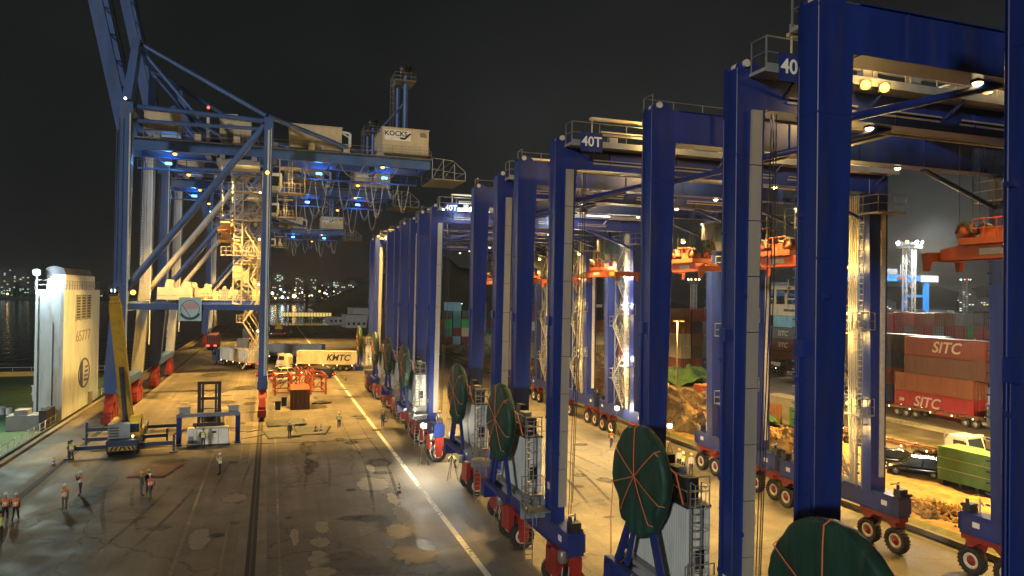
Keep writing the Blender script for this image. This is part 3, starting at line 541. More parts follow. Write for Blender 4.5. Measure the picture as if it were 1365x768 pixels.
    MB().lathe([(-.012,0),(-.012,.34),(0,.34)],(tx-1.5,-2.702,GZ1+1.25),'Y',16).build('emblem', RED, eb_)
    for k in range(6): MB().box(3+k*2.4,3.5+k*2.4+.2*(k%2),-LEGY-.75,-LEGY-.45,GZ1-.2,GZ1+.35+.2*(k%3)).build('junction_box', TRAY if k%2 else GREY, t)
    MB().tube((2.6,-LEGY-.6,GZ1+.5),(FX0-1,-LEGY-.6,GZ1+.5),.07,6).tube((2.6,-LEGY-.5,GZ1+.68),(FX0-1,-LEGY-.5,GZ1+.68),.05,6).build('conduit', TRAY, t)
    cb = MB().prism([(tx-4.6,19.4),(tx-3.1,19.4),(tx-2.9,20.2),(tx-2.9,21.6),(tx-4.8,21.6),(tx-4.9,20.3)], 'Y', -.85, .85).build('operator_cab', DARK, t)
    MB().box(tx-4.7,tx-3.1,-.865,-.85,20.1,21.3).build('side_window', GLASS, cb); MB().hexa([(tx-4.58,-.75,19.5),(tx-4.62,-.75,19.5),(tx-4.62,.75,19.5),(tx-4.58,.75,19.5)],[(tx-4.88,-.75,20.3),(tx-4.93,-.75,20.3),(tx-4.93,.75,20.3),(tx-4.88,.75,20.3)]).build('front_window', GLASS, cb)
    MB().box(tx-4.8,tx-2.9,-1.1,1.1,21.6,21.75).beam((tx-3.6,0,21.7),(tx-4.4,0,GZ1+.3),.3,.3).rail([(tx-4.7,-1.1,21.75),(tx-2.9,-1.1,21.75)],.9,.6).build('cab_hanger', BLUE, cb); tx = tx0
    # stair tower on the far side: landings and flights between the two far legs
    z = 3.55; d = 1; k = 0; xs = FX0-.15
    while z < 20.5:
        z1 = z+2.9; ya, yb = (-1.25*d, 1.25*d)
        fl = MB()
        for o2 in (0, .7): fl.beam((xs+o2,ya,z),(xs+o2,yb,z1),.05,.2)
        for i in range(11): 
            u = (i+.5)/11; yy = ya+(yb-ya)*u; fl.box(xs+.02,xs+.68,yy-.11,yy+.11,z+(z1-z)*u-.015,z+(z1-z)*u+.015)
        for o2 in (0, .7):
            for h in (.55, 1.05): fl.tube((xs+o2,ya,z+h),(xs+o2,yb,z1+h),.022,5)
            for u in (0, .33, .66, 1): fl.tube((xs+o2,ya+(yb-ya)*u,z+(z1-z)*u),(xs+o2,ya+(yb-ya)*u,z+(z1-z)*u+1.05),.022,5)
        fl.build('stair_flight', GALV, t)
        ld = MB().box(xs-.05,xs+.95,min(yb,yb+d*.85),max(yb,yb+d*.85),z1-.06,z1).rail([(xs,yb,z1),(xs,yb+d*.83,z1),(xs+.9,yb+d*.83,z1)],1.05,.8)
        ld.build('stair_landing', GALV, t)
        z = z1; d = -d; k += 1
    MB().box(xs-.3,FX1+.6,-LEGY-1.2,LEGY+1.2,20.95,21.05).rail([(xs-.3,-LEGY-1.2,21.05),(xs-.3,LEGY+1.2,21.05)],1.05,1.2).rail([(xs-.3,-LEGY-1.2,21.05),(FX1+.6,-LEGY-1.2,21.05)],1.05,1.1).build('access_platform', GALV, t)
    for yy in (-LEGY, LEGY):
        lb = MB()
        for k in range(26): lb.box(FX0-.4+.012*k*0,FX0-.36,yy+.15,yy+.39,4.4+k*.6,4.5+k*.6)
        lb.build('leg_rungs', BLUE, t)
    # ladders, cable bundles and small platforms on the far legs
    MB().ladder((FX0-.55,-LEGY-.2,3.6),17.2,(0,.42,0),.35,cage=(-.6,0,0)).build('caged_ladder', GALV, t)
    for k in range(5): MB().path([(FX0-.18-.05*k,-LEGY+.55+.13*k,GZ0-.1),(FX0-.3-.03*k,-LEGY+.6+.12*k,14),(FX0-.16-.04*k,-LEGY+.55+.14*k,8),(FX0-.1,-LEGY+.6+.13*k,3.6)], .045, 6).build('riser_cable', COVER if k%2 else TRAY, t)
    for z in (8.2, 13.6): MB().box(FX0-1.2,FX0-.05,-LEGY-.7,-LEGY+.7,z,z+.06).rail([(FX0-1.2,-LEGY-.7,z+.06),(FX0-1.2,-LEGY+.7,z+.06)],1.05,.7).rail([(FX0-1.2,-LEGY-.7,z+.06),(FX0-.1,-LEGY-.7,z+.06)],1.05,.55).build('rest_platform', GALV, t)
    for y in (-1.6, 1.6):
        MB().beam((FX0+.3,y,3.5),(FX0+.3,y,20.9),.1,.1).build('stair_post', GALV, t)
        MB().beam((FX0+.3,y,3.5),(FX0+.3,-y,9.2),.06,.06).beam((FX0+.3,y,9.2),(FX0+.3,-y,15),.06,.06).build('stair_bracing', GALV, t)
    for k in range(4): MB().box(2.2+k*4.3,5.4+k*4.3,-LEGY-.44,-LEGY-.40,GZ0+.3,GZ0+.38).tube((2.2+k*4.3,-LEGY-.5,GZ0+.5),(5.4+k*4.3,-LEGY-.5,GZ0+.5),.04,6).build('girder_cable_tray', TRAY, t)
    # lamps along the girders
    return t
RTGS = [(14.0,12.65),(15.6,24.2),(14.2,37.6),(14.7,49.15),(14.3,68.2),(14.65,80.5),(14.8,91.7),(14.6,107.3)]
proto = make_rtg(); snapshot(proto)
ORD = ['first', 'second', 'third', 'fourth', 'fifth', 'sixth', 'seventh', 'eighth']
rtg = []
for i, (x, y) in enumerate(RTGS):
    c = proto if i == len(RTGS)-1 else copy_tree(proto)
    c.location = (x, y, 0); c['label'] = 'blue gantry crane with green wrapped reel, %s in row from the hillside end' % ORD[7-i]
    rtg.append(c)
# spreaders hang from each trolley on four ropes
def make_spreader(half):
    t = thing('container_spreader', '-', 'spreader', group='orange spreaders hanging under the gantry cranes')
    mb = MB().prism([(-2.6,0),(2.6,0),(2.6,.55),(1.6,.7),(-1.6,.7),(-2.6,.55)], 'X', -.75, -.45).prism([(-2.6,0),(2.6,0),(2.6,.55),(1.6,.7),(-1.6,.7),(-2.6,.55)], 'X', .45, .75)
    for y in (-2.5,-1.2,0,1.2,2.4): mb.box(-.46,.46,y,y+.14,.05,.5)
    mb = mb.build('main_beam', ORANGE, t)
    MB().box(-.765,-.75,-.9,.5,.2,.5).build('name_plate', GREY, mb)
    hb = MB().box(-.9,.9,-1.5,1.5,.72,1.05).box(-.5,.5,-.6,.6,1.05,1.5).build('headblock', ORANGE, t)
    for x in (-.7, .7):
        for y in (-1.25, 1.25):
            MB().lathe([(-.14,0),(-.14,.45),(-.06,.38),(.06,.38),(.14,.45),(.14,0)], (x,y,1.35), 'X', 18).build('sheave', ORANGE, hb)
            MB().prism([(y-.46,1.3),(y-.3,1.72),(y,1.88),(y+.3,1.72),(y+.46,1.3),(y+.36,1.3),(y+.24,1.62),(y,1.76),(y-.24,1.62),(y-.36,1.3)], 'X', x-.2, x+.2).build('sheave_guard', DARK, hb)
            MB().tube((x,y+.35,1.4),(x,y+.35,24.3-18.0+.0), .018, 5).tube((x,y-.35,1.4),(x,y-.35,24.3-18.0), .018, 5).build('hoist_rope', DARK, hb)
    for s in (-1, 1):
        MB().box(-.4,.4,s*2.0 if s > 0 else -half,half if s > 0 else -2.0,.08,.46).build('telescopic_beam', YELLOW, t)
        e = MB().box(-1.2,1.2,s*half-.16,s*half+.16,-.05,.4).build('end_beam', ORANGE, t)
        for x in (-1.15, 1.15):
            MB().hexa([(x-.12,s*(half+.05)-.1,-.55),(x+.12,s*(half+.05)-.1,-.55),(x+.12,s*(half+.05)+.1,-.55),(x-.12,s*(half+.05)+.1,-.55)],[(x-.22,s*(half)-.18,.35),(x+.22,s*(half)-.18,.35),(x+.22,s*(half)+.18,.35),(x-.22,s*(half)+.18,.35)]).build('corner_guide', ORANGE, e)
    MB().rail([(-.7,-.9,1.05),(-.7,.9,1.05)],.9,.6).build('guard_rail', ORANGE, hb)
    return t
spA = make_spreader(3.0); spB = make_spreader(5.6); snapshot(spA); snapshot(spB)
used = set()
for i, (x, y) in enumerate(RTGS):
    src = spB if i == 4 else spA
    s = src if src.name not in used else copy_tree(src); used.add(src.name)
    s.location = (x+17.2+(2.4 if i >= 4 else .6), y, 17.6 if i < 5 else 17.2)
    s['label'] = '%s orange spreader under the %s gantry crane from the hillside end' % ('long extended' if src is spB else 'short', ORD[7-i])
# ================================================================ SHIP-TO-SHORE QUAY CRANE (local: x world, y=0 at the near frame)
def make_sts():
    t = thing('quay_crane', '-', 'quay crane', group='ship-to-shore cranes on the quay rails')
    D = 16.5; g1, g2 = 5.6, 10.9
    for j, y in enumerate((0, D)):
        ls = MB().beam((-.75,y,4.2),(-.5,y,37.0),1.05,1.25).build('leg', STSB, t)
        MB().box(-.62,-.40,y-.72,y-.62,5.2,35.4).tube((-.30,y-.70,5.2),(-.2,y-.70,35.6),.05,8).build('cable_duct', PANEL, ls)
        for z in (12.8, 24, 31): MB().box(-1.42,.16,y-.68,y+.68,z,z+.12).build('splice_flange', STSB, ls)
        ws = MB().beam((-17.2,y,4.2),(-16.35,y,16.2),1.5 if j == 0 else 1.35,1.5).beam((-16.35,y,16.2),(-16.1,y,37.3),1.35,1.3).build('leg', STSB if j == 0 else STSLIT, t)  # far waterside leg is paler: its light is painted into the colour
        MB().box(-15.75,-15.6,y-.8,y-.66,8,36).build('cable_duct', PANEL, ws)
        MB().ladder((-17.0,y-.9,16.4), 19, (.45,0,0), .4).build('ladder', STSB, ws)
        # portal tie, diagonal, upper ties
        MB().box(-16.6,-1.05,y-.3,y+.3,13.2,13.9).build('portal_tie', STSB, t)
        MB().tube((-1.0,y,36.0),(-15.9,y,15.6),.42,14).build('diagonal_brace', STSB if j == 0 else STSLIT, t)
        MB().tube((-16.2,y,37.0),(-.6,y,36.6),.3,10).build('upper_tie', STSB, t)
        MB().tube((-16.2,y,35.3),(-.6,y,35.6),.24,10).build('upper_tie', STSB, t)
        # apex frame and backstay
        yk = y+(2.6 if j == 0 else -2.6)
        MB().beam((-16.1,y,37.2),(-15.6,yk,45.6),1.0,1.1,.8,.9).build('apex_leg', STSB, t)
        MB().tube((-15.3,yk,45.2),(-.9,y+(.3 if j == 0 else -.3),37.4),.26,10).build('backstay', STSB, t)
        MB().tube((-15.3,yk,44.6),(-7.5,y+(2 if j == 0 else -2),35.4),.24,10).build('forestay', STSB, t)
        MB().tube((-.5,y,37.2),(11.5,g1 if j == 0 else g2,34.6),.3,10).build('backreach_stay', STSB, t)
    for x, z in ((-.75, 3.6), (-17.2, 3.6)):
        MB().box(x-.6,x+.6,-.7,D+.7,z-.1,z+.9).build('sill_beam', STSB, t)
        for y in (0, D):
            for k, dy in enumerate((-1.9, -.6, .6, 1.9)):
                b = MB().prism([(y+dy-.52,.32),(y+dy+.52,.32),(y+dy+.52,1.0),(y+dy+.3,1.7),(y+dy-.3,1.7),(y+dy-.52,1.0)], 'X', x-.42, x+.42).build('bogie', RED, t)
                for e in (-.3, .3): MB().lathe([(-.12,0),(-.12,.34),(-.05,.3),(.05,.3),(.12,.34),(.12,0)], (x,y+dy+e,.36), 'X', 14).build('rail_wheel', DARK, b)
            for dy in (-1.25, 1.25): MB().prism([(y+dy-1.1,1.6),(y+dy+1.1,1.6),(y+dy+.4,2.6),(y+dy-.4,2.6)], 'X', x-.35, x+.35).build('equaliser', RED, t)
            MB().prism([(y-1.7,2.5),(y+1.7,2.5),(y+.6,3.5),(y-.6,3.5)], 'X', x-.45, x+.45).build('equaliser', RED, t)
            MB().box(x-.5,x+.5,y-2.8,y-2.45,.5,1.3).build('rail_buffer', RED, t)
    MB().tube((-15.6,2.6,45.6),(-15.6,D-2.6,45.6),.45,12).build('apex_tie', STSB, t)
    for z in (13.5, 36.6):
        for x in (-.6, -16.2): MB().box(x-.4,x+.4,.6,D-.6,z-.5,z+.5).build('longitudinal_tie', STSB, t)
    # two main girders with walkway and railing, backreach cage
    for j, y in enumerate((g1, g2)):
        MB().box(-17.5,21,y-.45,y+.45,33.0,34.5).build('main_girder', STSB, t)
        yy = y-.48 if j == 0 else y+.48
        MB().box(-17,21.2,min(yy,yy-.75*(1-2*j)),max(yy,yy-.75*(1-2*j)),34.3,34.36).rail([(-17,yy-.72*(1-2*j),34.36),(21,yy-.72*(1-2*j),34.36)],1.05,1.9).build('girder_walkway', GALV, t)
    for x in (-16.5, -8, 0.2, 8, 14, 20.6): MB().box(x-.35,x+.35,g1+.45,g2-.45,33.1,34.0).build('cross_beam', STSB, t)
    MB().box(-17,20.5,g2+1.6,g2+2.3,31.7,31.9).rail([(-17,g2+1.6,31.9),(20.5,g2+1.6,31.9)],1.0,2.4).build('lower_walkway', STSB, t)
    for k in range(8): MB().tube((-16+k*5,g2+.4,33.1),(-16+k*5,g2+2.0,31.8),.07,6).build('walkway_hanger', STSB, t)
    cg = MB()
    for y in (g1-1, g2+1):
        for x in (21.2, 22.8, 24.4, 26.0): cg.tube((x,y,31.7),(x,y,34.6 if x < 24 else 33.9 if x < 25 else 32.9),.06,6)
        cg.tube((21.2,y,34.6),(24.2,y,34.4),.06,6).tube((24.2,y,34.4),(26,y,32.9),.06,6).tube((21.2,y,31.7),(26,y,31.7),.08,6).tube((21.2,y,33),(26,y,32.6),.05,6).tube((21.2,y,31.7),(22.8,y,34.5),.04,5).tube((22.8,y,31.7),(24.4,y,34),.04,5)
    cg.box(21.2,26,g1-1,g2+1,31.6,31.66)
    for x in (21.2, 24.2, 26): cg.tube((x,g1-1,34.6 if x < 22 else 34.4 if x < 25 else 32.9),(x,g2+1,34.6 if x < 22 else 34.4 if x < 25 else 32.9),.06,6)
    cg.build('backreach_cage', GALV, t)
    # houses on the girders
    def house(x0, x1, y0, y1, z0, z1, nm='electrical_house'):
        h = MB().box(x0,x1,y0,y1,z0,z1).build(nm, BEIGE, t)
        MB().box(x0-.12,x1+.12,y0-.12,y1+.12,z1,z1+.1).build('roof', BEIGE, h)
        MB().rail([(x0,y0-.7,z0),(x1,y0-.7,z0)],1.0,1.2).box(x0,x1,y0-.75,y0-.01,z0-.06,z0).build('gallery', GALV, h)
        k = x0+.05
        while k < x1-.05: MB().box(k,k+.05,y0-.025,y0,z0+.05,z1-.05).build('wall_seam', BEIGE, h); k += 1.15
        return h
    house(-15.2,-11.3,g1-.3,g1+3.2,35.4,37.8); b2 = house(-6.5,-2.7,g1,g1+3.4,35.1,37.6); MB().box(-5.7,-4.9,g1-.03,g1-.005,35.3,37.2).build('door', GREY, b2)
    house(2.1,8.8,g1-.2,g2,34.6,37.8, 'machinery_house')
    kh = house(14.1,20.5,g1-1.4,g2+1.2,34.7,38.2, 'hoist_house')
    bd = MB().box(14.4,18.0,g1-1.46,g1-1.41,36.55,37.95).build('name_board', WHITE, kh)
    text('lettering', 'KOCKS', .95, TXTK, bd, (15.95,g1-1.48,37.45), FACE_NY, bold=.02, stretch=1.0)
    MB().prism([(16.6,36.7),(17.2,36.7),(18.1,37.6),(17.75,37.6),(17.15,36.98),(16.4,36.98)], 'Y', g1-1.50, g1-1.47).build('logo', TXTK, bd)
    MB().box(19.3,20,g1-1.7,g1-1.42,37.3,37.8).build('air_conditioner', GALV, kh)
    # small service jib and jib posts
    MB().beam((9.9,g1,34.5),(9.9,g1,37.2),.35,.35).beam((9.9,g1,37.2),(6.9,g1,37.6),.22,.28).beam((9.9,g1,36.6),(8.6,g1,37.3),.16,.16).build('service_jib', PANEL, t)
    MB().beam((-7.9,g1,34.5),(-7.9,g1,38.0),.35,.35).beam((-8.2,g1,38.0),(-4.4,g1,38.3),.22,.3).build('service_jib', PANEL, t)
    # mast with platform
    ms = MB().tube((17.6,g1+1.0,38.2),(17.6,g1+1.0,46.3),.36,12).tube((16.9,g1+3.2,38.2),(16.9,g1+3.2,46.3),.3,10).tube((13.9,g1+1.0,38.1),(17.4,g1+1.0,42.4),.16,8).build('mast', STSB, t)
    pl = MB().box(15.9,18.9,g1-.2,g1+3.8,45.3,45.4).rail([(15.9,g1-.2,45.4),(18.9,g1-.2,45.4)],1.0,.7).rail([(18.9,g1-.2,45.4),(18.9,g1+3.8,45.4)],1.0,1).rail([(15.9,g1-.2,45.4),(15.9,g1+3.8,45.4)],1.0,1).build('mast_platform', GALV, ms)
    MB().box(17.0,18.2,g1+.4,g1+1.6,46.3,46.7).lathe([(-.1,0),(-.1,.65),(.1,.65),(.1,0)],(17.3,g1+.8,47.2),'Y',16).lathe([(-.1,0),(-.1,.6),(.1,.6),(.1,0)],(18.0,g1+1.4,47.3),'Y',16).beam((17.0,g1+1,46.6),(17.2,g1+1,48.2),.1,.1).beam((18.2,g1+1,46.6),(17.9,g1+1,48.3),.1,.1).build('rope_sheaves', DARK, ms)
    MB().ladder((15.4,g1+.6,38.2),7.2,(.45,0,0),.35,cage=(0,-.6,0)).build('mast_ladder', GALV, ms)
    # raised boom: twin girders with lattice ties
    hx, hz = -17.4, 35.2; tipx, tipz = -25.4, 72
    for y in (g1, g2): MB().beam((hx,y,hz),(tipx,y,tipz),.9,1.5).build('boom_girder', STSB, t)
    bt = MB()
    for k in range(12):
        u = k/11; x = hx+(tipx-hx)*u; z = hz+(tipz-hz)*u; bt.tube((x,g1+.45,z),(x,g2-.45,z),.1,6)
        if k < 11: u2 = (k+1)/11; bt.tube((x,g1+.45,z),(hx+(tipx-hx)*u2,g2-.45,hz+(tipz-hz)*u2),.08,6)
    bt.build('boom_lattice', STSB, t)
    MB().rail([(hx+.9,g2+1.2,hz),(tipx+.9,g2+1.2,tipz)],1.0,1.5).beam((hx+.7,g2+.8,hz),(tipx+.7,g2+.8,tipz),.7,.06).build('boom_walkway', DARK, t)
    # trolley, cab and hanging head block
    tx = -4.2
    tr = MB().box(tx-2.6,tx+2.6,g1-.2,g2+.2,31.9,32.6).box(tx-2.2,tx-1.6,g1-.6,g2+.6,32.5,33.0).box(tx+1.6,tx+2.2,g1-.6,g2+.6,32.5,33.0).rail([(tx-2.6,g1-.2,32.6),(tx+2.6,g1-.2,32.6)],1.0,.9).build('trolley', GREY, t)
    cbn = MB().prism([(-1.0,28.9),(1.0,28.9),(1.25,29.6),(1.2,31.2),(-1.2,31.2),(-1.25,29.6)], 'Y', g1+.2, g1+2.4).build('operator_cab', PANEL, t)
    MB().box(-.95,.95,g1+.18,g1+.2,29.5,30.8).build('cab_window', GLASS, cbn)
    cg = MB().box(.8,4.2,g1-.3,g1+2.6,28.6,28.7).rail([(.8,g1-.3,28.7),(4.2,g1-.3,28.7),(4.2,g1+2.6,28.7)],1.2,.7).tube((.9,g1-.2,28.7),(.9,g1-.2,33),.08,6).tube((4.1,g1-.2,28.7),(4.1,g1-.2,33),.08,6).box(1.0,3.6,g1-.2,g1+2,31.9,32.0)
    cg.ladder((2.0,g1-.3,28.7),4.2,(.5,0,0),.35); cg.build('access_cage', TRAY, t)
    # stair tower at the landside far leg
    z = 4.5; d = 1
    while z < 31:
        z1 = z+3.3; fl = MB(); x0, x1 = (-3.6, -1.6) if d > 0 else (-1.6, -3.6)
        for o2 in (0, .75): fl.beam((x0,D-2.2+o2,z),(x1,D-2.2+o2,z1),.06,.2).tube((x0,D-2.2+o2,z+1),(x1,D-2.2+o2,z1+1),.03,5)
        for i in range(10): u = (i+.5)/10; fl.box(x0+(x1-x0)*u-.12,x0+(x1-x0)*u+.12,D-2.18,D-1.47,z+(z1-z)*u-.02,z+(z1-z)*u+.02)
        fl.build('stair_flight', TRAY, t)
        MB().box(min(x1,x1+d*.9),max(x1,x1+d*.9),D-2.3,D-1.3,z1-.06,z1).rail([(x1,D-2.3,z1),(x1+d*.9,D-2.3,z1),(x1+d*.9,D-1.3,z1)],1.05,.5).build('stair_landing', TRAY, t)
        z = z1; d = -d
    MB().box(-9.6,-1.2,D-.9,D+.9,14.2,14.3).rail([(-9.6,D-.9,14.3),(-1.2,D-.9,14.3)],1.1,.9).rail([(-9.6,D+.9,14.3),(-1.2,D+.9,14.3)],1.1,.9).build('portal_gallery', CREAM, t)
    MB().box(-14.6,-10.2,D-2.2,D+1.2,14.2,15.9).prism([(-13.8,15.9),(-12.6,15.9),(-12.9,17.0),(-13.5,17.0)],'Y',D-1.8,D+.8).prism([(-11.6,15.9),(-10.4,15.9),(-10.7,16.8),(-11.3,16.8)],'Y',D-1.8,D+.8).build('cable_winch_house', TRAY, t)
    # lift shaft beside the stairs, cable drums and boxes on the portal
    lf = MB()
    for x in (-5.0,-3.9):
        for y in (D-2.6,D-1.2): lf.beam((x,y,13.6),(x,y,32.5),.12,.12)
    for k in range(20):
        z = 13.7+k*.94
        for y in (D-2.6,D-1.2): lf.tube((-5.0,y,z),(-3.9,y,z),.04,5).tube((-5.0,y,z),(-3.9,y,z+.94),.035,5)
        for x in (-5.0,-3.9): lf.tube((x,D-2.6,z),(x,D-1.2,z),.04,5)
    lf.build('lift_shaft', TRAY, t); MB().box(-4.95,-3.95,D-2.5,D-1.3,17,19.2).build('lift_car', BEIGE, t)
    for k, z in enumerate((20.5, 25.5, 29.5)): MB().box(-6.6+.4*k,-1.3,D-3.0,D-.9,z,z+.1).rail([(-6.6+.4*k,D-3.0,z+.1),(-1.3,D-3.0,z+.1)],1.1,.7).build('service_platform', TRAY, t)
    for k in range(5): MB().tube((-1.9+.16*k,D-.9,4.5),(-1.9+.16*k,D-.9,33),.05,6).build('riser_pipe', TRAY, t)
    for k in range(6): MB().box(-9+k*1.3,-8.3+k*1.3,D-.6,D,14.3,15.2+.3*(k%3)).build('control_cabinet', BEIGE if k%2 else GREY, t)
    for k in range(7): MB().box(-14+k*4.6,-13.2+k*4.6,g1-1.15,g1-.55,34.37,35.0+.25*(k%3)).build('equipment_box', BEIGE if k%3 else GREY, t)
    MB().rail([(-16,-.3,13.9),(-1.2,-.3,13.9)],1.0,1.4,r=.022).build('tie_railing', GALV, t)
    for k in range(4): MB().beam((-15+k*9,g1-.5,33.0),(-13+k*9,g2+.4,31.9),.09,.09).build('bracing', STSB, t)
    # festoon loops under the girder
    for k in range(9):
        x0 = 3.5+k*1.75+(.0,.5,-.3,.25)[k%4]; dep = (3.0, 4.6, 1.7, 3.7, 2.3)[k % 5]
        for j in range(2):
            pts = [(x0+1.75*u, g2+.9+.25*j, 31.6-(dep+.4*j)*(1-(2*u-1)**2)) for u in [i/10 for i in range(11)]]
            MB().path(pts, .035, 5).build('festoon_cable', TRAY, t)
    for k in range(3):
        x0 = 4.0+k*4.6; MB().path([(x0+3.2*u, g1-.6, 32.9-1.7*(1-(2*u-1)**2)) for u in [i/10 for i in range(11)]], .04, 5).build('festoon_cable', TRAY, t)
    for x, y in ((-6.2, 5.4), (-5, 5.4), (-6.2, 8.8), (-5, 8.8)): MB().tube((x,y,32.5),(x,y,24.2),.03,4).build('hoist_rope', TRAY, t)
    hb = MB().box(-6.6,-4.6,5.2,9.0,23.3,23.8).box(-6.4,-4.8,4.4,9.8,22.0,22.4).tube((-6.2,5.4,24.1),(-5.0,5.4,24.1),.38,12).tube((-6.2,8.8,24.1),(-5.0,8.8,24.1),.38,12).box(-6.1,-5.1,6,8,22.4,23.3).rail([(-6.4,4.5,22.4),(-4.8,4.5,22.4)],.9,.5).build('head_block', pm('head_block_paint', (.4,.2,.06), .5, var=.2, scale=1.5), t)
    return t
sts0 = make_sts(); snapshot(sts0)
STS_Y = [91.5, 124.5, 212]
sts = []
for i, y in enumerate(STS_Y):
    c = sts0 if i == 2 else copy_tree(sts0); c.location = (0, y, 0); sts.append(c)
sts[0]['label'] = 'blue quay crane with raised boom and round emblem sign on its portal tie'
sts[1]['label'] = 'second blue quay crane standing just behind the one with the emblem sign'
sts[2]['label'] = 'distant dark quay crane standing alone near the far end of the quay'
# emblem board hung on the first crane's portal tie
eb = MB().box(-10.25,-7.75,-.48,-.40,11.9,14.7).build('emblem_board', pm('pale_blue_board', (.42, .60, .62), .5, var=.06, scale=2), sts[0])
EMK = pm('emblem_dark_blue', (.03, .08, .14), .5, var=.1, scale=3); EMP = pm('emblem_pink', (.55, .36, .38), .5, var=.1, scale=3)
def ring(cx, cz, r0, r1, a0, a1, y0, y1, n=36):
    b = MB(); vs = []
    for i in range(n+1):
        a = R(a0+(a1-a0)*i/n); vs += [(cx+r0*math.cos(a),y0,cz+r0*math.sin(a)),(cx+r1*math.cos(a),y0,cz+r1*math.sin(a)),(cx+r1*math.cos(a),y1,cz+r1*math.sin(a)),(cx+r0*math.cos(a),y1,cz+r0*math.sin(a))]
    b._add(vs, [(4*i+k, 4*i+(k+1)%4, 4*i+4+(k+1)%4, 4*i+4+k) for i in range(n) for k in range(4)]); return b
ring(-9,13.3,.98,1.05,0,360,-.50,-.475).build('emblem_ring', EMK, eb)
ring(-9,13.25,1.0,1.25,205,335,-.51,-.476).build('emblem_wreath', EMK, eb)
MB().prism([(-9.75,13.3),(-8.2,13.3),(-8.2,13.9),(-8.6,14.12),(-9.4,14.1),(-9.7,13.8)], 'Y', -.505, -.478).build('emblem_field', EMP, eb)
MB().beam((-9.95,-.5,13.95),(-8.95,-.5,12.35),.05,.07,up=(0,1,0)).build('emblem_bar', EMK, eb)

# ================================================================ HEAVY-LIFT SHIP ALONGSIDE
DECK = pm('green_deck_paint', (.035, .10, .055), .6, var=.4, scale=.25, dirt=(.06, .05, .03), dirt_amt=.6)
HULL = pm('dark_hull_paint', (.02, .022, .025), .5, var=.3, scale=.3)
sh = thing('heavy_lift_ship', 'low green-decked ship with a white casing tower lying alongside the quay', 'ship', (-23.4, 30, 0))
hu = MB().prism([(0,-30),(0,112),(-6,124),(-34,124),(-40,112),(-40,-30)], 'Z', -4.5, -.75).build('hull', HULL, sh)
MB().prism([(-.3,-30),(-.3,111.6),(-6.2,123.5),(-33.8,123.5),(-39.7,111.6),(-39.7,-30)], 'Z', -.75, -.7).build('deck', DECK, sh)
k = 0
for y in range(-4, 112, 2):
    MB().box(-.5,-.42,y,y+.1,-.7,.55).box(-.52,-.40,y-.02,y+.12,.5,.58).build('bulwark_post', WHITE, sh)
MB().tube((-.46,-4,.5),(-.46,112,.5),.04,5).tube((-.46,-4,-.1),(-.46,112,-.1),.03,5).build('ship_rail', GALV, sh)
MB().rail([(-6.5,122.5,-.7),(-33.5,122.5,-.7)],1.5,3).build('ship_rail', WHITE, sh)
MB().box(-.25,.02,-30,112,-.72,-.25).build('fender_strip', BLACK, sh)
tw = MB().prism([(-3.0,67),(-.05,67),(-.05,85.5),(-3.0,85.5)], 'Z', -.7, 15.4).build('casing_tower', pm('ship_white_paint', (.56, .63, .64), .5, var=.14, scale=.35, streak=4, dirt=(.30, .22, .13), dirt_amt=.6), sh)
SHIPW = MATS['ship_white_paint']
MB().tube((-2.7,66.9,-.6),(-2.7,66.9,14.8),.09,6).tube((-1.2,66.9,-.6),(-1.2,66.9,11.5),.06,6).build('vent_pipe', SHIPW, tw); MB().box(-2.2,-1.4,66.94,66.99,-.6,1.3).build('door', GREY, tw)
MB().ladder((-.5,66.88,-.6),15.8,(.35,0,0),.4,r=.02).build('ladder', SHIPW, tw)
for z in (4.2, 8.0, 11.6): MB().box(-.05,-.035,67,85.5,z,z+.05).build('plate_seam', SHIPW, tw)
for y in (70.5, 82.0): MB().box(-.05,-.035,y,y+.05,-.6,15.3).build('plate_seam', SHIPW, tw)
MB().box(-.05,.35,79.5,80.4,-.6,1.4).build('side_locker', GREY, tw)
for z in (4.2, 8.0, 11.6): MB().box(-3.02,-.02,66.99,67,z,z+.05).build('plate_seam', SHIPW, tw)
for x in (-2.35, -1.5, -.8): MB().box(x,x+.05,66.99,67,-.6,15.3).build('plate_seam', SHIPW, tw)
MB().box(-2.4,-.4,69,84,15.4,17.3).build('casing_top', SHIPW, tw)
MB().prism([(-2.6,17.3),(-.3,17.3),(-.6,18.1),(-1.5,18.3),(-2.3,18.1)], 'Y', 68.6, 82).build('funnel_cap', DARK, tw)
MB().rail([(-3.1,67.1,15.4),(-.1,67.1,15.4),(-.1,85.4,15.4)],1.1,1.2).build('ship_rail', GALV, tw)
for y in (72.5, 75.2, 77.9):
    lv = MB().box(-.09,-.03,y,y+2.2,11.5,14.7).build('louvre_panel', DARK, tw)
    fr = MB()
    for e in (y-.12, y+2.2): fr.box(-.06,.04,e,e+.12,11.4,14.8)
    for i in range(9): fr.box(-.06,.02,y,y+2.2,11.6+i*.36,11.66+i*.36)
    fr.build('louvre_slats', SHIPW, lv)
text('lettering', '65777', 2.0, pm('faded_lettering', (.30,.26,.19), .6, var=.3, scale=3), tw, (-.04, 76.5, 9.3), (R(90), 0, R(90)), bold=.0, stretch=1.5)
def rx(cy, cz, r0, r1, a0, a1, x0, x1, n=40):
    b = MB(); vs = []
    for i in range(n+1):
        a = R(a0+(a1-a0)*i/n); vs += [(x0,cy+r0*1.5*math.cos(a),cz+r0*math.sin(a)),(x0,cy+r1*1.5*math.cos(a),cz+r1*math.sin(a)),(x1,cy+r1*1.5*math.cos(a),cz+r1*math.sin(a)),(x1,cy+r0*1.5*math.cos(a),cz+r0*math.sin(a))]
    b._add(vs, [(4*i+k, 4*i+(k+1)%4, 4*i+4+(k+1)%4, 4*i+4+k) for i in range(n) for k in range(4)]); return b
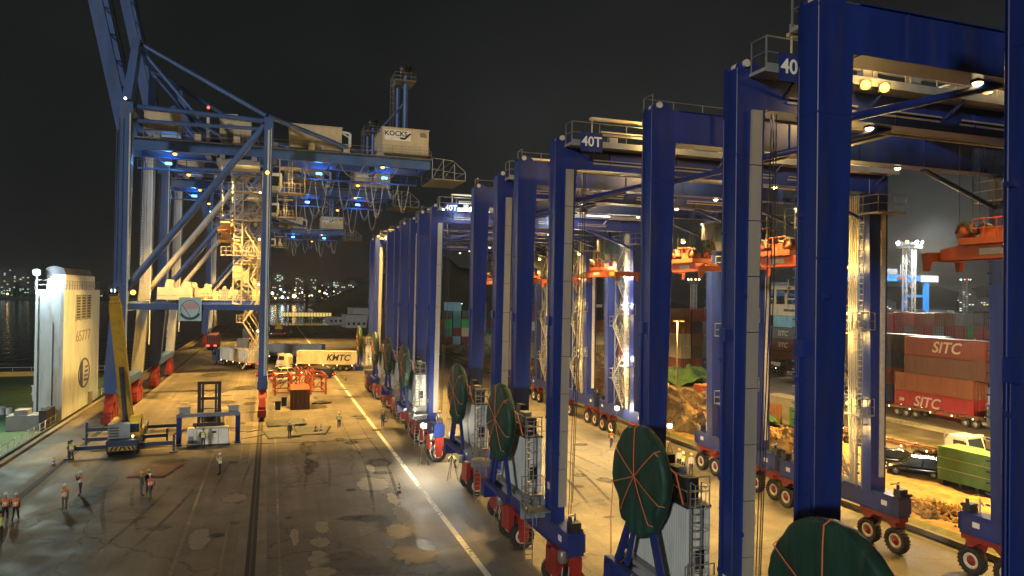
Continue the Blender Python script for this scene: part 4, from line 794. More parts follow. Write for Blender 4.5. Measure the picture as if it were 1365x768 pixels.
lo = rx(77.3,4.3,1.75,2.0,0,360,-.05,-.02).build('ship_emblem', pm('emblem_navy', (.03,.06,.16), .5, var=.1, scale=3), tw)
MB().prism([(75.2,3.0),(76.6,2.6),(76.6,5.9),(75.2,5.6)],'X',-.05,-.022).build('emblem_stripe', MATS['emblem_navy'], lo)
for i in range(4): MB().prism([(77.3+.2*i,3.2+.55*i),(79.2,3.1+.6*i),(79.3,3.4+.6*i),(77.3+.2*i,3.5+.55*i)],'X',-.05,-.024).build('emblem_bar', RED if i % 2 else MATS['emblem_navy'], lo)
MB().box(-4.6,-1.3,63.2,65.6,-.7,1.0).box(-3.9,-2.6,63.4,65.2,1.0,1.6).build('mooring_winch', GREY, sh); MB().box(-1.2,-.5,62.4,66,-.7,1.6).build('winch_drum', DARK, sh)
for x, y, z in ((-14, 84, .5), (-18.5, 92, .35), (-11, 97, .6), (-22, 99, .4), (-9, 76, .5), (-16, 73, .3), (-25, 81, .4), (-12, 66, .35), (-8.5, 88, .55)):
    MB().tube((x,y,-.7),(x,y,-.7+z*1.6),.35,10).tube((x,y,-.7+z*1.6),(x,y,-.5+z*1.6),.5,10).tube((x+.9,y,-.7),(x+.9,y,-.7+z*1.6),.35,10).build('deck_bollard', SHIPW, sh)
MB().box(-24,-17,121.2,122.4,-.7,.1).build('deck_hatch', YELLOW, sh)
for k in range(3): MB().box(-30,-6,70+k*14,70.15+k*14,-.7,-.62).build('deck_batten', RUST, sh)

# ================================================================ MOBILE CRANE
mc = thing('mobile_crane', 'yellow telescopic mobile crane on outriggers beside the white ship tower', 'mobile crane', (-13.0, 76.5, 0), R(4))
MB().box(-1.35,1.35,-3.4,7.5,.75,1.45).box(-1.25,1.25,-3.6,-3.2,.55,1.5).build('carrier', pm('carrier_blue', (.03,.055,.11), .45, var=.15, scale=1), mc)
CARB = MATS['carrier_blue']
bd = MB().box(-1.1,1.1,-3.66,-3.61,.62,1.0).build('hazard_board', YELLOW, mc)
for k in range(6): MB().prism([(-1.0+k*.36,.64),(-.84+k*.36,.64),(-.66+k*.36,.98),(-.82+k*.36,.98)] if k < 3 else [(-.66+k*.36-.2,.64),(-.5+k*.36-.2,.64),(-.68+k*.36-.2,.98),(-.84+k*.36-.2,.98)], 'Y', -3.675, -3.662).build('hazard_stripe', BLACK, bd)
for y in (-2.4, -1.0, 3.4, 4.8):
    for s in (-1, 1):
        wv = MB().lathe([(-.18,.3),(-.2,.55),(-.14,.6),(.14,.6),(.2,.55),(.18,.3)], (s*1.1,y,.6), 'X', 20).build('wheel', TYRE, mc); MB().lathe([(-.1,0),(-.12,.3),(.12,.3),(.1,0)], (s*1.12,y,.6), 'X', 12).build('rim', GREY, wv)
for y in (-2.9, 6.6):
    for s in (-1, 1):
        og = MB().box(min(s*1.2,s*4.4),max(s*1.2,s*4.4),y-.17,y+.17,.75,1.1).tube((s*4.3,y,.12),(s*4.3,y,1.7),.12,8).build('outrigger', CARB, mc)
        MB().tube((s*4.3,y,.0),(s*4.3,y,.12),.42,10).build('foot_pad', DARK, og)
for s in (-1, 1):
    og = MB().box(min(s*1.2,s*3.6),max(s*1.2,s*3.6),.8,1.15,.8,1.12).tube((s*3.5,.95,.02),(s*3.5,.95,1.6),.1,8).build('outrigger', CARB, mc)
sup = MB().box(-1.3,1.3,-2.0,3.6,1.45,1.7).box(-1.25,-.35,-1.5,1.6,1.7,2.9).build('superstructure', YELLOW, mc)
MB().box(-1.3,.5,-2.6,-1.5,1.55,2.9).build('counterweight', GREY, mc)
for k in range(4): MB().box(-1.15,-.4,-2.63,-2.6,1.75+k*.25,1.85+k*.25).build('grille_slat', DARK, sup)
cb = MB().prism([(-2.2,1.7),(0,1.7),(.35,2.4),(.1,3.3),(-1.6,3.4),(-2.2,2.8)], 'X', .4, 1.35).build('cab', YELLOW, mc)
MB().prism([(-2.02,2.3),(-.6,2.3),(-.6,3.15),(-1.55,3.2),(-2.02,2.75)], 'X', 1.351, 1.37).build('side_window', GLASS, cb); MB().hexa([(.48,-2.215,2.0),(1.27,-2.215,2.0),(1.27,-2.2,2.0),(.48,-2.2,2.0)],[(.48,-2.215,2.8),(1.27,-2.215,2.8),(1.27,-2.2,2.8),(.48,-2.2,2.8)]).build('windscreen', GLASS, cb)
b0 = Vector((0,1.2,2.3)); tip = Vector((-1.0,-2.6,15.2)); d = tip-b0
for i, (u0, u1, wd) in enumerate([(0,.9,1.0),(.88,.93,.9),(.92,.96,.8),(.95,.985,.7),(.98,1.0,.6)]):
    p, qv = b0+d*u0, b0+d*u1
    sc = MB().beam(p,qv,wd,wd*1.15,up=(0,1,0)).build('boom_section', YELLOW, mc)
    if i: MB().beam(p+d*.004,p+d*.012,wd*1.1,wd*1.25,up=(0,1,0)).build('collar', DARK, sc)
MB().beam(tip,tip+d*.03,.75,.9,up=(0,1,0)).lathe([(-.1,0),(-.1,.3),(.1,.3),(.1,0)], tip+Vector((0,-.5,.2)), 'X', 14).build('boom_head', DARK, mc)
MB().tube(b0+Vector((0,-1.6,-.3)), b0+d*.45+Vector((0,-.55,0)), .22, 10).build('lift_cylinder', DARK, mc)
MB().tube((-1.2,1.6,2.6),(1.0,2.6,2.6),.4,12).build('winch', DARK, mc)
# ================================================================ CONTAINERS
CC = {'rust red': (.20,.045,.03), 'brown': (.14,.06,.035), 'bright red': (.42,.03,.03), 'orange brown': (.30,.095,.03), 'dark grey': (.05,.055,.055), 'slate': (.10,.12,.12), 'navy blue': (.025,.045,.11), 'teal': (.05,.20,.20), 'green': (.03,.16,.06), 'cream': (.50,.44,.30), 'white': (.6,.58,.5), 'pale blue': (.16,.38,.46), 'maroon': (.15,.025,.025), 'bright green': (.03,.36,.10), 'grey': (.24,.24,.23)}
CM = {k: pm('container_'+k.replace(' ', '_'), v, .5, var=.15, scale=.5, streak=3, dirt=(.1,.07,.045), dirt_amt=.45) for k, v in CC.items()}
def cont_mesh(L):
    b = MB(); W2, H = 1.22, 2.59
    for x in (-W2+.06, W2-.06):
        for y in (-L/2+.06, L/2-.06): b.box(x-.06,x+.06,y-.06,y+.06,0,H)
    for z in (0, H-.11):
        for x in (-W2+.04, W2-.04): b.box(x-.04,x+.04,-L/2+.12,L/2-.12,z,z+.11)
        for y in (-L/2+.05, L/2-.05): b.box(-W2+.12,W2-.12,y-.05,y+.05,z,z+.11)
    n = int(L/.28); prof = []; st = (L-.24)/n
    for i in range(n):
        y = -L/2+.12+i*st; prof += [(y,0),(y+st*.3,0),(y+st*.45,1),(y+st*.85,1)]
    prof.append((L/2-.12,0))
    for s in (-1, 1):
        vs = []
        for (y, k) in prof: xx = s*(W2-.015-.04*k); vs += [(xx,y,.11),(xx,y,H-.11)]
        b._add(vs, [(2*i,2*i+2,2*i+3,2*i+1) for i in range(len(prof)-1)])
    vs = [(-W2+.08,-L/2+.1,H-.03),(W2-.08,-L/2+.1,H-.03),(W2-.08,L/2-.1,H-.03),(-W2+.08,L/2-.1,H-.03)]; b._add(vs, [(0,1,2,3)])
    vs = [(x,y,.02) for x,y,_ in vs]; b._add(vs, [(3,2,1,0)])
    nn = 9
    for s in (1,):
        for i in range(nn): x = -W2+.14+i*(2*W2-.28)/nn; b.box(x,x+.14,s*(L/2-.06)-.02,s*(L/2-.06)+.02,.1,H-.1)
        b.box(-W2+.12,W2-.12,L/2-.1,L/2-.08,.1,H-.1)
    return b
CMESH = {40: cont_mesh(12.19).mesh('container_40', CM['brown']), 20: cont_mesh(6.06).mesh('container_20', CM['brown'])}
dm = MB(); dm.box(-.54,.54,-.02,.02,0,2.36)
for z in (.35,.9,1.45,2.0): dm.box(-.5,.5,-.035,-.02,z,z+.2)
DMESH = dm.mesh('container_door', CM['brown'])
rm = MB()
for x in (-.3, .28): rm.tube((x,-.07,.02),(x,-.07,2.34),.022,6).box(x-.05,x+.2,-.09,-.06,.95,1.0)
for z in (.2, 1.2, 2.15): rm.box(.50,.58,-.05,-.02,z,z+.12)
RMESH = rm.mesh('lock_rods', GALV)
def mobj(name, me, mat, parent, loc=(0,0,0), rz=0):
    o = bpy.data.objects.new(name, me); C.objects.link(o); o.parent = parent; o.location = loc; o.rotation_euler.z = rz
    if mat: o.material_slots[0].link = 'OBJECT'; o.material_slots[0].material = mat
    return o
def container(x, y, z, col, label, L=40, rz=0, words=None, detail=True, group='stacked shipping containers', doors='near', side=-1, tcol=None, tsize=1.15, tpos=.0, shear=.25, roofmat=None):
    o = mobj('shipping_container', CMESH[L], CM[col], None, (x,y,z), rz); tag(o, label, 'container', group)
    hl = (12.19 if L == 40 else 6.06)/2
    if detail:
        for s in (-1, 1):
            d = mobj('door', DMESH, CM[col], o, (s*.56, -hl+.06, .115))
            r = mobj('lock_rods', RMESH, None, d)
    if words:
        for wd, yy, sz in words:
            text('lettering', wd, sz, tcol or TXTW, o, (side*1.226, yy, 1.3), (R(90), 0, R(-90) if side < 0 else R(90)), shear=shear, bold=.035)
    return o
names = list(CC)
def nth(i): return ['first','second','third','fourth','fifth','sixth','seventh','eighth','ninth','tenth','eleventh','twelfth','thirteenth','fourteenth','fifteenth','sixteenth'][i]
TIER = ['bottom', 'second up', 'third up', 'fourth up', 'fifth up', 'sixth up']
def block(where, x0, y, nst, tiers, seed, pitch=2.75, L=40, pal=None, z=0, detail=True):
    rnd = random.Random(seed); pal = pal or ['rust red','brown','maroon','dark grey','orange brown','cream','slate','rust red','brown','grey','navy blue','dark grey']
    for i in range(nst):
        h = tiers[i % len(tiers)]
        for k in range(h):
            c = rnd.choice(pal)
            container(x0+i*pitch+rnd.uniform(-.05,.05), y+rnd.uniform(-.12,.12), z+k*2.6, c, '%s container, %s in %s stack of the %s' % (c, TIER[k], nth(i), where), L, detail=detail)
# bright stack of large containers beyond the parked cars
GS = 'tall SITC stack'
for k, (c, wd, dy) in enumerate([('bright red', [('SITC',.9,2.0),('DB',4.9,.6)], 0), ('orange brown', None, 0), ('brown', None, -1.6), ('rust red', [('SITC',-.4,2.1)], -1.6)]):
    container(87.6, 72.0+dy, k*2.6, c, '%s container, %s in the stack with white SITC lettering' % (c, TIER[k]), words=wd, tcol=CREAM)
for k, (c, wd) in enumerate([('navy blue', [('P G',-3.5,1.35)]), ('rust red', [('O',-2.6,.9)]), ('navy blue', [('P G',-3.5,1.35)]), ('dark grey', None)]):
    container(91.5, 82.5-(3 if k == 3 else 0), k*2.6, c, '%s container, %s in the stack with spaced white letters' % (c, TIER[k]), words=wd, tcol=CREAM, shear=0)
for k, (c, wd) in enumerate([('brown', None), ('brown', [('SITC',0,1.5)]), ('slate', [('SITC',0,1.6)])]):
    container(109, 127, 1.3+k*2.6, c, '%s container, %s in the row stack before the lit gate frame' % (c, TIER[k]), words=wd, tcol=CREAM)
    container(108.6, 140.5, 1.3+k*2.6, 'slate' if k == 2 else 'brown', '%s container, %s in the stack behind the SITC row' % ('slate' if k == 2 else 'brown', TIER[k]), words=[('SITC',-4,1.6)] if k == 2 else None, tcol=CREAM)
container(109.2, 141, 9.1, 'dark grey', 'dark grey container topping the rear stack of the SITC row', words=[('PL',-4.2,1.3)], tcol=CREAM)
container(110.3, 128.5, 9.1, 'pale blue', 'pale blue short container topping the SITC row', 20); container(112, 122, 9.1, 'grey', 'grey short container topping the SITC row', 20)
container(111, 129, 11.7, 'cream', 'cream container with small lettering on top of all in the SITC row', words=[('interasia',-1.5,.95)], tcol=TXTK)
block('block facing the soil heap', 58.5, 141, 9, (5,5,4,5,5,4), 11)
block('block behind the red site office', 83.5, 134, 8, (5,5,5,4,5,5), 12)
block('far mixed-colour block', 46, 214, 10, (4,3,4,5,4,3,5), 13, pal=['brown','rust red','teal','bright green','maroon','pale blue','dark grey','cream'])
block('block by the gravel heap', 74, 196, 9, (5,4,5,5), 14, pal=['brown','rust red','cream','maroon','dark grey','slate'])
block('row behind the spaced-letter stack', 118, 112, 10, (5,4,5,4,5), 15, detail=True, pal=['brown','dark grey','maroon','slate','rust red'])
block('back row by the lattice mast', 152, 150, 12, (4,5,5,4), 16, detail=False, pal=['brown','dark grey','slate','grey','rust red','teal'])
for k, (c, wd) in enumerate([('dark grey', None), ('slate', None), ('cream', None), ('green', [('EV',0,1.5)])]):
    container(138, 112, k*2.6, c, '%s container, %s in the stack capped by the green box' % (c, TIER[k]), words=wd, tcol=TXTW)
# single boxes behind the gantry cranes
container(61.5, 84, 0, 'rust red', 'rust red container behind the red site office', L=40); container(58.2, 73, 0, 'brown', 'dark brown open container beside the pale tank behind the soil', L=20)
so_ = mobj('site_office', CMESH[20], CM['bright red'], None, (58.8, 81.5, 0)); tag(so_, 'bright red site office cabin with pale round emblem by the soil heap', 'cabin')

ring(0,1.75,.32,.46,20,330,-3.08,-3.05).build('emblem', CREAM, so_)
tag(MB().box(-1.3,1.3,-3,3,0,2.6).box(-1.32,1.32,-3.02,3.02,2.6,2.68).box(-1.34,-1.3,-.2,.2,.6,.9).build('storage_tank', GREY, None, (64.5, 75, 0)), 'pale grey storage box standing behind the green netted block', 'storage box')

# green netting on the soil and green covered block
NET = pm('green_netting', (.025, .095, .035), .8, var=.35, scale=2, bump=.6)
def netting(label, x, y, rx, ry, h, seed):
    b = MB(); n1 = 20; vs = [(rx*(-1+2*i/n1), ry*(-1+2*j/n1), h*max(0, 1-(abs(-1+2*i/n1)**2.2+abs(-1+2*j/n1)**2.2)*.6)*(.7+.6*noise.noise(Vector((i*.35+seed, j*.35, seed))))+.25*noise.noise(Vector((i*.8, j*.8, seed)))) for j in range(n1+1) for i in range(n1+1)]
    b._add(vs, [(j*(n1+1)+i, j*(n1+1)+i+1, (j+1)*(n1+1)+i+1, (j+1)*(n1+1)+i) for j in range(n1) for i in range(n1)], True)
    tag(b.build('netting_sheet', NET, None, (x, y, .25)), label, 'netting', 'green netting sheets over spoil')
netting('green netting crumpled over spoil in front of the container doors', 63, 116, 4, 9, 2.6, 1); netting('green netting draped over a mound before the site office', 55, 74, 3.5, 6, 3.2, 4); netting('green netting over a small mound behind the stair tower', 73, 112, 6, 7, 3, 7)
GM = pm('green_mesh_cover', (.11, .24, .085), .7, var=.2, scale=1.2)
gb = thing('netted_block', 'green mesh covered block on dark timbers behind the gantry wheels', 'covered block', (54.9, 41.9, 0), R(3))
MB().box(-1.25,1.25,-3.1,2.2,.55,3.3).build('block', GM, gb)
rb = MB()
for k in range(34): rb.beam((-1.27,-3.1+k*.156,.6),(-1.27,-3.1+k*.156,3.28),.03,.05)
rb.build('mesh_ribs', GM, gb); MB().tube((-1.29,-3.1,2.4),(-1.29,2.2,2.4),.03,5).tube((-1.29,-3.1,1.5),(-1.29,2.2,1.5),.03,5).build('lashing', CREAM, gb)
for y in (-2.8,-1.4,0,1.6): MB().box(-1.4,1.4,y,y+.3,0,.55).build('timber', DARK, gb)
tag(MB().box(-.6,.6,-.5,.5,.1,2.0).box(-.75,-.6,-.6,-.45,0,2.9).box(.6,.75,-.6,-.45,0,2.4).build('steel_cabinet', DARK, None, (56.3, 45.4, 0)), 'dark steel cabinet between the black cars and the green netted block', 'cabinet')
g2b = thing('netted_block', 'small green mesh covered block behind the low soil heap', 'covered block', (60.2, 66, 0))
MB().box(-1.2,1.2,-2.2,2.2,.3,2.6).build('block', GM, g2b); MB().box(-1.3,1.3,-2.2,-1.9,0,.3).box(-1.3,1.3,1.9,2.2,0,.3).build('timber', DARK, g2b)

# ================================================================ VEHICLES
def vwheel(parent, x, y, r=.5, wd=.28, nm='wheel'):
    o = MB().lathe([(-wd*.4,r*.55),(-wd*.5,r*.7),(-wd*.45,r*.95),(-wd*.3,r),(wd*.3,r),(wd*.45,r*.95),(wd*.5,r*.7),(wd*.4,r*.55)], (0,0,0), 'X', 20).build(nm, TYRE, parent, (x,y,r))
    MB().lathe([(-wd*.42,0),(-wd*.36,r*.55),(wd*.36,r*.55),(wd*.42,0)], (0,0,0), 'X', 14).build('rim', GREY, o); return o
def truck(label, x, y, heading, cabcol, lights='front', markers=True, name='container_truck', cat='truck', trailer=True):
    """tractor and skeleton trailer; local +y is forward"""
    t = thing(name, label, cat, (x, y, 0), heading, 'lorries working on the quay')
    cb = MB().prism([(3.9,.7),(6.2,.7),(6.3,1.5),(6.15,2.0),(5.85,3.0),(4.3,3.15),(3.9,2.6)], 'X', -1.2, 1.2).build('cab', cabcol, t)
    MB().hexa([(-1.05,6.16,2.0),(1.05,6.16,2.0),(1.05,6.2,2.0),(-1.05,6.2,2.0)],[(-1.0,5.87,2.9),(1.0,5.87,2.9),(1.0,5.91,2.9),(-1.0,5.91,2.9)]).build('windscreen', GLASS, cb)
    for s in (-1, 1): MB().prism([(4.7,1.95),(5.9,1.95),(5.7,2.75),(4.7,2.75)], 'X', s*1.2-.012, s*1.2+.012).build('side_window', GLASS, cb)
    MB().box(-1.1,1.1,6.25,6.36,.5,.95).build('bumper', GREY, t)
    for s in (-1, 1):
        MB().beam((s*1.2,5.8,2.5),(s*1.45,5.95,2.5),.04,.04).box(s*1.45-.06,s*1.45+.06,5.9,6.0,2.0,2.7).build('mirror', BLACK, t)
        MB().box(s*1.0-.2,s*1.0+.2,4.6,6.0,1.05,1.1).box(s*.95-.27,s*.95+.27,.6,3.0,1.04,1.08).build('mudguard', BLACK, t); MB().tube((s*.8,3.2,.7),(s*.8,4.2,.7),.28,10).build('fuel_tank', GALV, t)
    MB().box(-1.0,1.0,6.2,6.26,1.05,1.6).build('grille', DARK, t); MB().tube((.9,3.7,1.0),(.9,3.7,3.3),.07,8).build('exhaust_stack', GALV, t); MB().box(-1.15,1.15,5.6,6.05,3.05,3.2).build('sun_visor', cabcol, t)
    for s in (-1, 1): MB().box(s*.9-.17,s*.9+.17,6.36,6.40,.65,.88).build('headlight', E_WARM if lights else CREAM, t)
    MB().box(-.45,.45,1.0,6.0,.65,.95).box(-.9,.9,1.2,3.6,.95,1.15).build('chassis', DARK, t)
    for s in (-1, 1):
        vwheel(t, s*1.0, 5.3); vwheel(t, s*.95, 2.4, .5, .5); vwheel(t, s*.95, 1.2, .5, .5)
    if trailer:
        tb = MB().box(-.55,-.35,-9.5,3.0,.98,1.28).box(.35,.55,-9.5,3.0,.98,1.28)
        for yy in (-9.4,-6.3,-3,0,2.6): tb.box(-1.2,1.2,yy-.12,yy+.12,1.0,1.28)
        tb.build('trailer_frame', RUST, t)
        for yy in (-7.9,-6.6,-5.3):
            for s in (-1, 1): vwheel(t, s*.95, yy, .5, .5)
        if markers:
            for yy in (-9.0,-6,-3.2,-.4,2.2): 
                for s in (-1, 1): MB().box(s*1.22-.02,s*1.22+.02,yy-.07,yy+.07,1.05,1.2).build('side_marker', E_WARM, t)
        for s in (-1, 1): MB().box(s*.9-.2,s*.9+.2,-9.56,-9.5,1.0,1.15).build('tail_light', E_RED, t)
    return t
WT = pm('white_cab_paint', (.66,.64,.58), .4, var=.06, scale=1); BT = pm('blue_cab_paint', (.04,.07,.15), .4, var=.1, scale=1); DT = pm('dark_cab_paint', (.06,.035,.04), .4, var=.1, scale=1)
def put(col, label, tr, words=None, tcol=None, L=40, y=-3.3, z=1.29, **kw):
    a = tr.rotation_euler.z; p = Matrix.Rotation(a, 4, 'Z') @ Vector((0, y, 0)) + tr.location
    return container(p.x, p.y, z, col, label, L, rz=a, words=words, tcol=tcol, group='containers carried on lorries', **kw)
t1 = truck('white lorry with the pale KMTC container on its trailer', 7.6, 145.2, R(68), WT)
put('white', 'pale container with black KMTC lettering on a white lorry', t1, words=[('KMTC',-2.2,1.7)], tcol=TXTK, y=-3.9)
t2 = truck('lorry with white cab pulling a long dull brown container', 2.5, 165.0, R(66), WT)
put('grey', 'long dull brown-grey container on a lorry behind the pale KMTC one', t2, y=-3.6)
t3 = truck('grey lorry trailer with a row of bright marker lamps by the landside rail', -7.4, 156.5, R(28), BT)
put('white', 'pale grey container on a lorry with a row of marker lamps', t3)
t4 = truck('dark lorry driving away with two red tail lamps under the quay cranes', -14.3, 208, R(0), DT, trailer=True, markers=False)
for s in (-1, 1): MB().box(s*.85-.32,s*.85+.32,-9.6,-9.56,1.0,1.35).build('brake_light', E_RED, t4)
put('maroon', 'dark red container on the lorry with red tail lamps', t4)
t5 = truck('yellowish lorry parked far down the quay under the cranes', -6.2, 190, R(0), WT, markers=False); put('cream', 'cream container on the lorry parked under the second crane', t5, L=20, y=-6.5)
t6 = truck('lorry far down the quay below the distant crane', -6.6, 238, R(0), BT, markers=False); put('navy blue', 'dark container on the lorry below the distant crane', t6)
t7 = truck('empty yard trailer with white tractor cab behind the green netted block', 60.5, 52.5, R(187), WT, lights=None, markers=True)
t8 = truck('empty trailer with orange marker lamps before the SITC stack', 82.3, 64.5, R(186), BT, lights=None, markers=True)
t9 = truck('dark lorry in the yard below the SITC row', 101, 121, R(170), DT, lights=None, markers=True)

def car(label, x, y, heading, col, kind='suv', lit=True):
    t = thing('parked_car', label, 'car', (x, y, 0), heading, 'cars parked around the port')
    W = .92; h = 1.62 if kind == 'suv' else 1.42
    # cross sections along the length, lofted: (y, half width, z low, z high)
    lo = [(-2.35,.72,.42,.72),(-2.25,.86,.3,.95),(-1.6,.92,.26,1.0),(0,.93,.24,.98),(1.2,.92,.26,.93),(1.95,.86,.3,.84),(2.3,.70,.38,.68)]
    b = MB(); n = 10; vs = []
    for (yy, hw, z0, z1) in lo:
        for k in range(n):
            a = 2*math.pi*(k+.5)/n; cx, cz = math.cos(a), math.sin(a)
            cx = math.copysign(abs(cx)**.45, cx); cz = math.copysign(abs(cz)**.45, cz); vs.append((hw*cx, yy, (z0+z1)/2+(z1-z0)/2*cz))
    b._add(vs, [(i*n+k, i*n+(k+1)%n, (i+1)*n+(k+1)%n, (i+1)*n+k) for i in range(len(lo)-1) for k in range(n)]+[tuple(range(n)), tuple(range((len(lo)-1)*n, len(lo)*n))], True)
    body = b.build('body', col, t)
    r0, r1, r2, r3 = (-2.1,-1.75,.35,1.15) if kind == 'suv' else (-1.9,-1.15,.3,1.2)
    def sec(f): return [(r0+(r3-r0)*0, .0)]
    MB().hexa([(-.84,r0,.92),(.84,r0,.92),(.84,r3,.90),(-.84,r3,.90)], [(-.66,r1,h),(.66,r1,h),(.66,r2,h),(-.66,r2,h)]).build('cabin', GLASS, t)
    MB().hexa([(-.67,r1-.03,h-.02),(.67,r1-.03,h-.02),(.67,r2+.03,h-.02),(-.67,r2+.03,h-.02)], [(-.6,r1+.1,h+.06),(.6,r1+.1,h+.06),(.6,r2-.1,h+.06),(-.6,r2-.1,h+.06)]).build('roof', col, t)
    pl = MB()
    for s in (-1, 1):
        for (ya, yb) in ((r0,r1),((r0+r3)/2-.05,(r1+r2)/2),(r3,r2)): pl.beam((s*.845,ya,.93),(s*.67,yb,h),.06,.07)
    pl.build('pillar', col, t)
    for s in (-1, 1):
        for yy in (-1.4, 1.45): vwheel(t, s*.82, yy, .34, .22)
        MB().box(s*.62-.16,s*.62+.16,2.2,2.27,.58,.72).build('headlight', E_WARM if lit else CREAM, t); MB().box(s*.66-.13,s*.66+.13,-2.34,-2.28,.68,.82).build('tail_light', E_RED if lit else RED, t)
        MB().box(min(s*.9,s*1.05),max(s*.9,s*1.05),.95,1.1,.95,1.1).build('mirror', col, t)
    return t
PCW = pm('white_car_paint', (.72,.72,.68), .25, var=.03, scale=1); PCB = pm('black_car_paint', (.012,.012,.014), .15, var=.2, scale=1); PCR = pm('red_car_paint', (.3,.03,.03), .25, var=.1, scale=1)
car('white estate car parked behind the orange racks', 2.6, 126, R(-60), PCW); car('silver pickup with light bar behind the white estate car', 3.4, 134.5, R(-62), PCW); car('dark red car with tail lamps beside the silver pickup', .2, 133.0, R(-65), PCR, 'sedan'); car('black car with white roof beside the orange racks', 9.0, 131.5, R(70), PCB)
car('glossy black saloon parked on the soil strip', 55.6, 50.6, R(44), PCB, 'sedan', False); car('glossy black van parked beside the black saloon', 54.4, 47.0, R(41), PCB, 'suv', False)
car('dark orange service car far out on the open quay', 2.8, 262, R(80), ORANGE, 'suv'); car('small dark car parked by the gravel heap', 66, 188, R(40), PCB, 'sedan', False)

# ================================================================ FORKLIFT, GENERATOR, BLUE FRAME
fk = thing('forklift_truck', 'dark heavy forklift with tall twin mast behind the white generator', 'forklift', (-5.75, 80.3, 0), R(180))
MB().prism([(-2.6,.7),(2.0,.7),(2.0,1.6),(.2,1.7),(-.6,2.1),(-2.6,2.0)], 'X', -1.15, 1.15).build('body', DARK, fk)
ma = MB()
for s in (-1, 1): ma.box(s*.95-.16,s*.95+.16,2.0,2.35,.3,6.2).box(s*.62-.1,s*.62+.1,2.05,2.3,.3,5.9)
for z in (.8, 2.6, 4.3, 5.9): ma.box(-.95,.95,2.08,2.28,z,z+.28)
ma.build('mast', DARK, fk)
MB().box(-1.5,1.5,2.36,2.5,1.0,2.0).build('carriage', DARK, fk)
for s in (-.6, .6): MB().box(s-.12,s+.12,2.5,4.2,.5,.6).box(s-.12,s+.12,2.5,2.62,.5,2.0).build('fork', DARK, fk)
og = MB()
for s in (-1, 1):
    for y in (-1.6, 1.2): og.tube((s*.95,y,1.6),(s*.85,y*.85,3.2),.06,6)
og.box(-.95,.95,-1.5,1.2,3.2,3.28).build('overhead_guard', DARK, fk); MB().box(-.5,.5,-1.2,-.4,1.9,2.5).build('seat', BLACK, fk)
for s in (-1, 1): vwheel(fk, s*1.05, 1.4, .75, .5); vwheel(fk, s*.95, -1.7, .6, .4)
fr = thing('lifting_frame', 'blue steel portal frame standing over the white generator', 'frame', (-5.7, 77.3, 0), R(1))
for s in (-1, 1):
    MB().box(s*2.75-.22,s*2.75+.22,-.3,.3,0,2.75).build('post', BLUE, fr); MB().box(s*2.75-.3,s*2.75+.3,-.75,.75,.0,.12).build('foot', BLUE, fr); MB().box(s*2.3-.5,s*2.3+.5,.35,.5,2.8,3.6).box(s*2.3-.6,s*2.3+.6,.3,.55,3.6,3.72).build('bracket', GREY, fr)
MB().box(-2.97,2.97,-.35,.35,2.76,3.1).build('cross_beam', pm('frame_grey_blue', (.14,.17,.24), .5, var=.2, scale=1), fr)
ge = thing('generator_set', 'white canopied generator set under the blue frame', 'generator', (-5.7, 76.7, 0))
MB().box(-1.9,1.9,-.65,.65,.15,1.7).build('canopy', WHITE, ge); MB().box(-1.95,1.95,-.7,.7,0,.15).build('skid', DARK, ge)
for x in (-1.0, .1, 1.0): MB().box(x-.02,x+.02,-.662,-.65,.2,1.65).build('panel_joint', GREY, ge)
MB().box(-.75,-.25,-.67,-.65,.95,1.4).build('window', GLASS, ge); MB().box(-1.75,-1.3,-.67,-.65,.3,1.0).build('louvre', GREY, ge); MB().box(.4,.8,-.67,-.65,1.25,1.45).build('name_plate', TXTK, ge); MB().tube((-1.2,0,1.7),(-1.2,0,2.1),.09,8).build('exhaust', DARK, ge)

# ================================================================ ORANGE RACKS, LONE CONTAINER, PLATES, CONES
lc = container(4.0, 99.2, 0, 'brown', 'short brown container with orange roof standing alone on the quay', 20, group='single containers on the quay', rz=R(-1))
MB().box(-1.2,1.2,-3.0,3.0,2.6,2.66).build('roof', ORANGE, lc)
def rack(label, x, y, rz):
    t = thing('spreader_rack', label, 'rack', (x,y,0), rz, 'orange steel racks behind the lone container')
    for sx in (-1.1, 1.1):
        for sy in (-2.6, 2.6): MB().box(sx-.13,sx+.13,sy-.13,sy+.13,0,3.0).build('post', ORANGE, t)
        for z in (.35, 1.3, 2.2, 2.85): MB().box(sx-.09,sx+.09,-2.47,2.47,z,z+.18).build('side_rail', ORANGE, t)
    for sy in (-2.6, 2.6):
        for z in (.35, 2.85): MB().box(-.97,.97,sy-.09,sy+.09,z,z+.18).build('cross_rail', ORANGE, t)
        MB().beam((-1,sy,.5),(1,sy,2.85),.1,.1).build('diagonal', ORANGE, t)
    for k in range(4): MB().tube((-.6+k*.4,-2.62,2.0),(-.6+k*.4,-2.75,2.0),.09,8).build('lug', CREAM, t)
rack('orange steel rack standing left of the lone brown container', 1.9, 112.5, R(2)); rack('orange steel rack directly behind the lone brown container', 4.4, 113.2, R(-1)); rack('orange steel rack standing right of the lone brown container', 7.0, 112.6, R(3)); rack('rear orange steel rack beside the black car with white roof', 5.6, 120.5, R(4))
PLM = pm('wet_steel_plate', (.045,.052,.048), .5, .2, var=.35, scale=1.0)
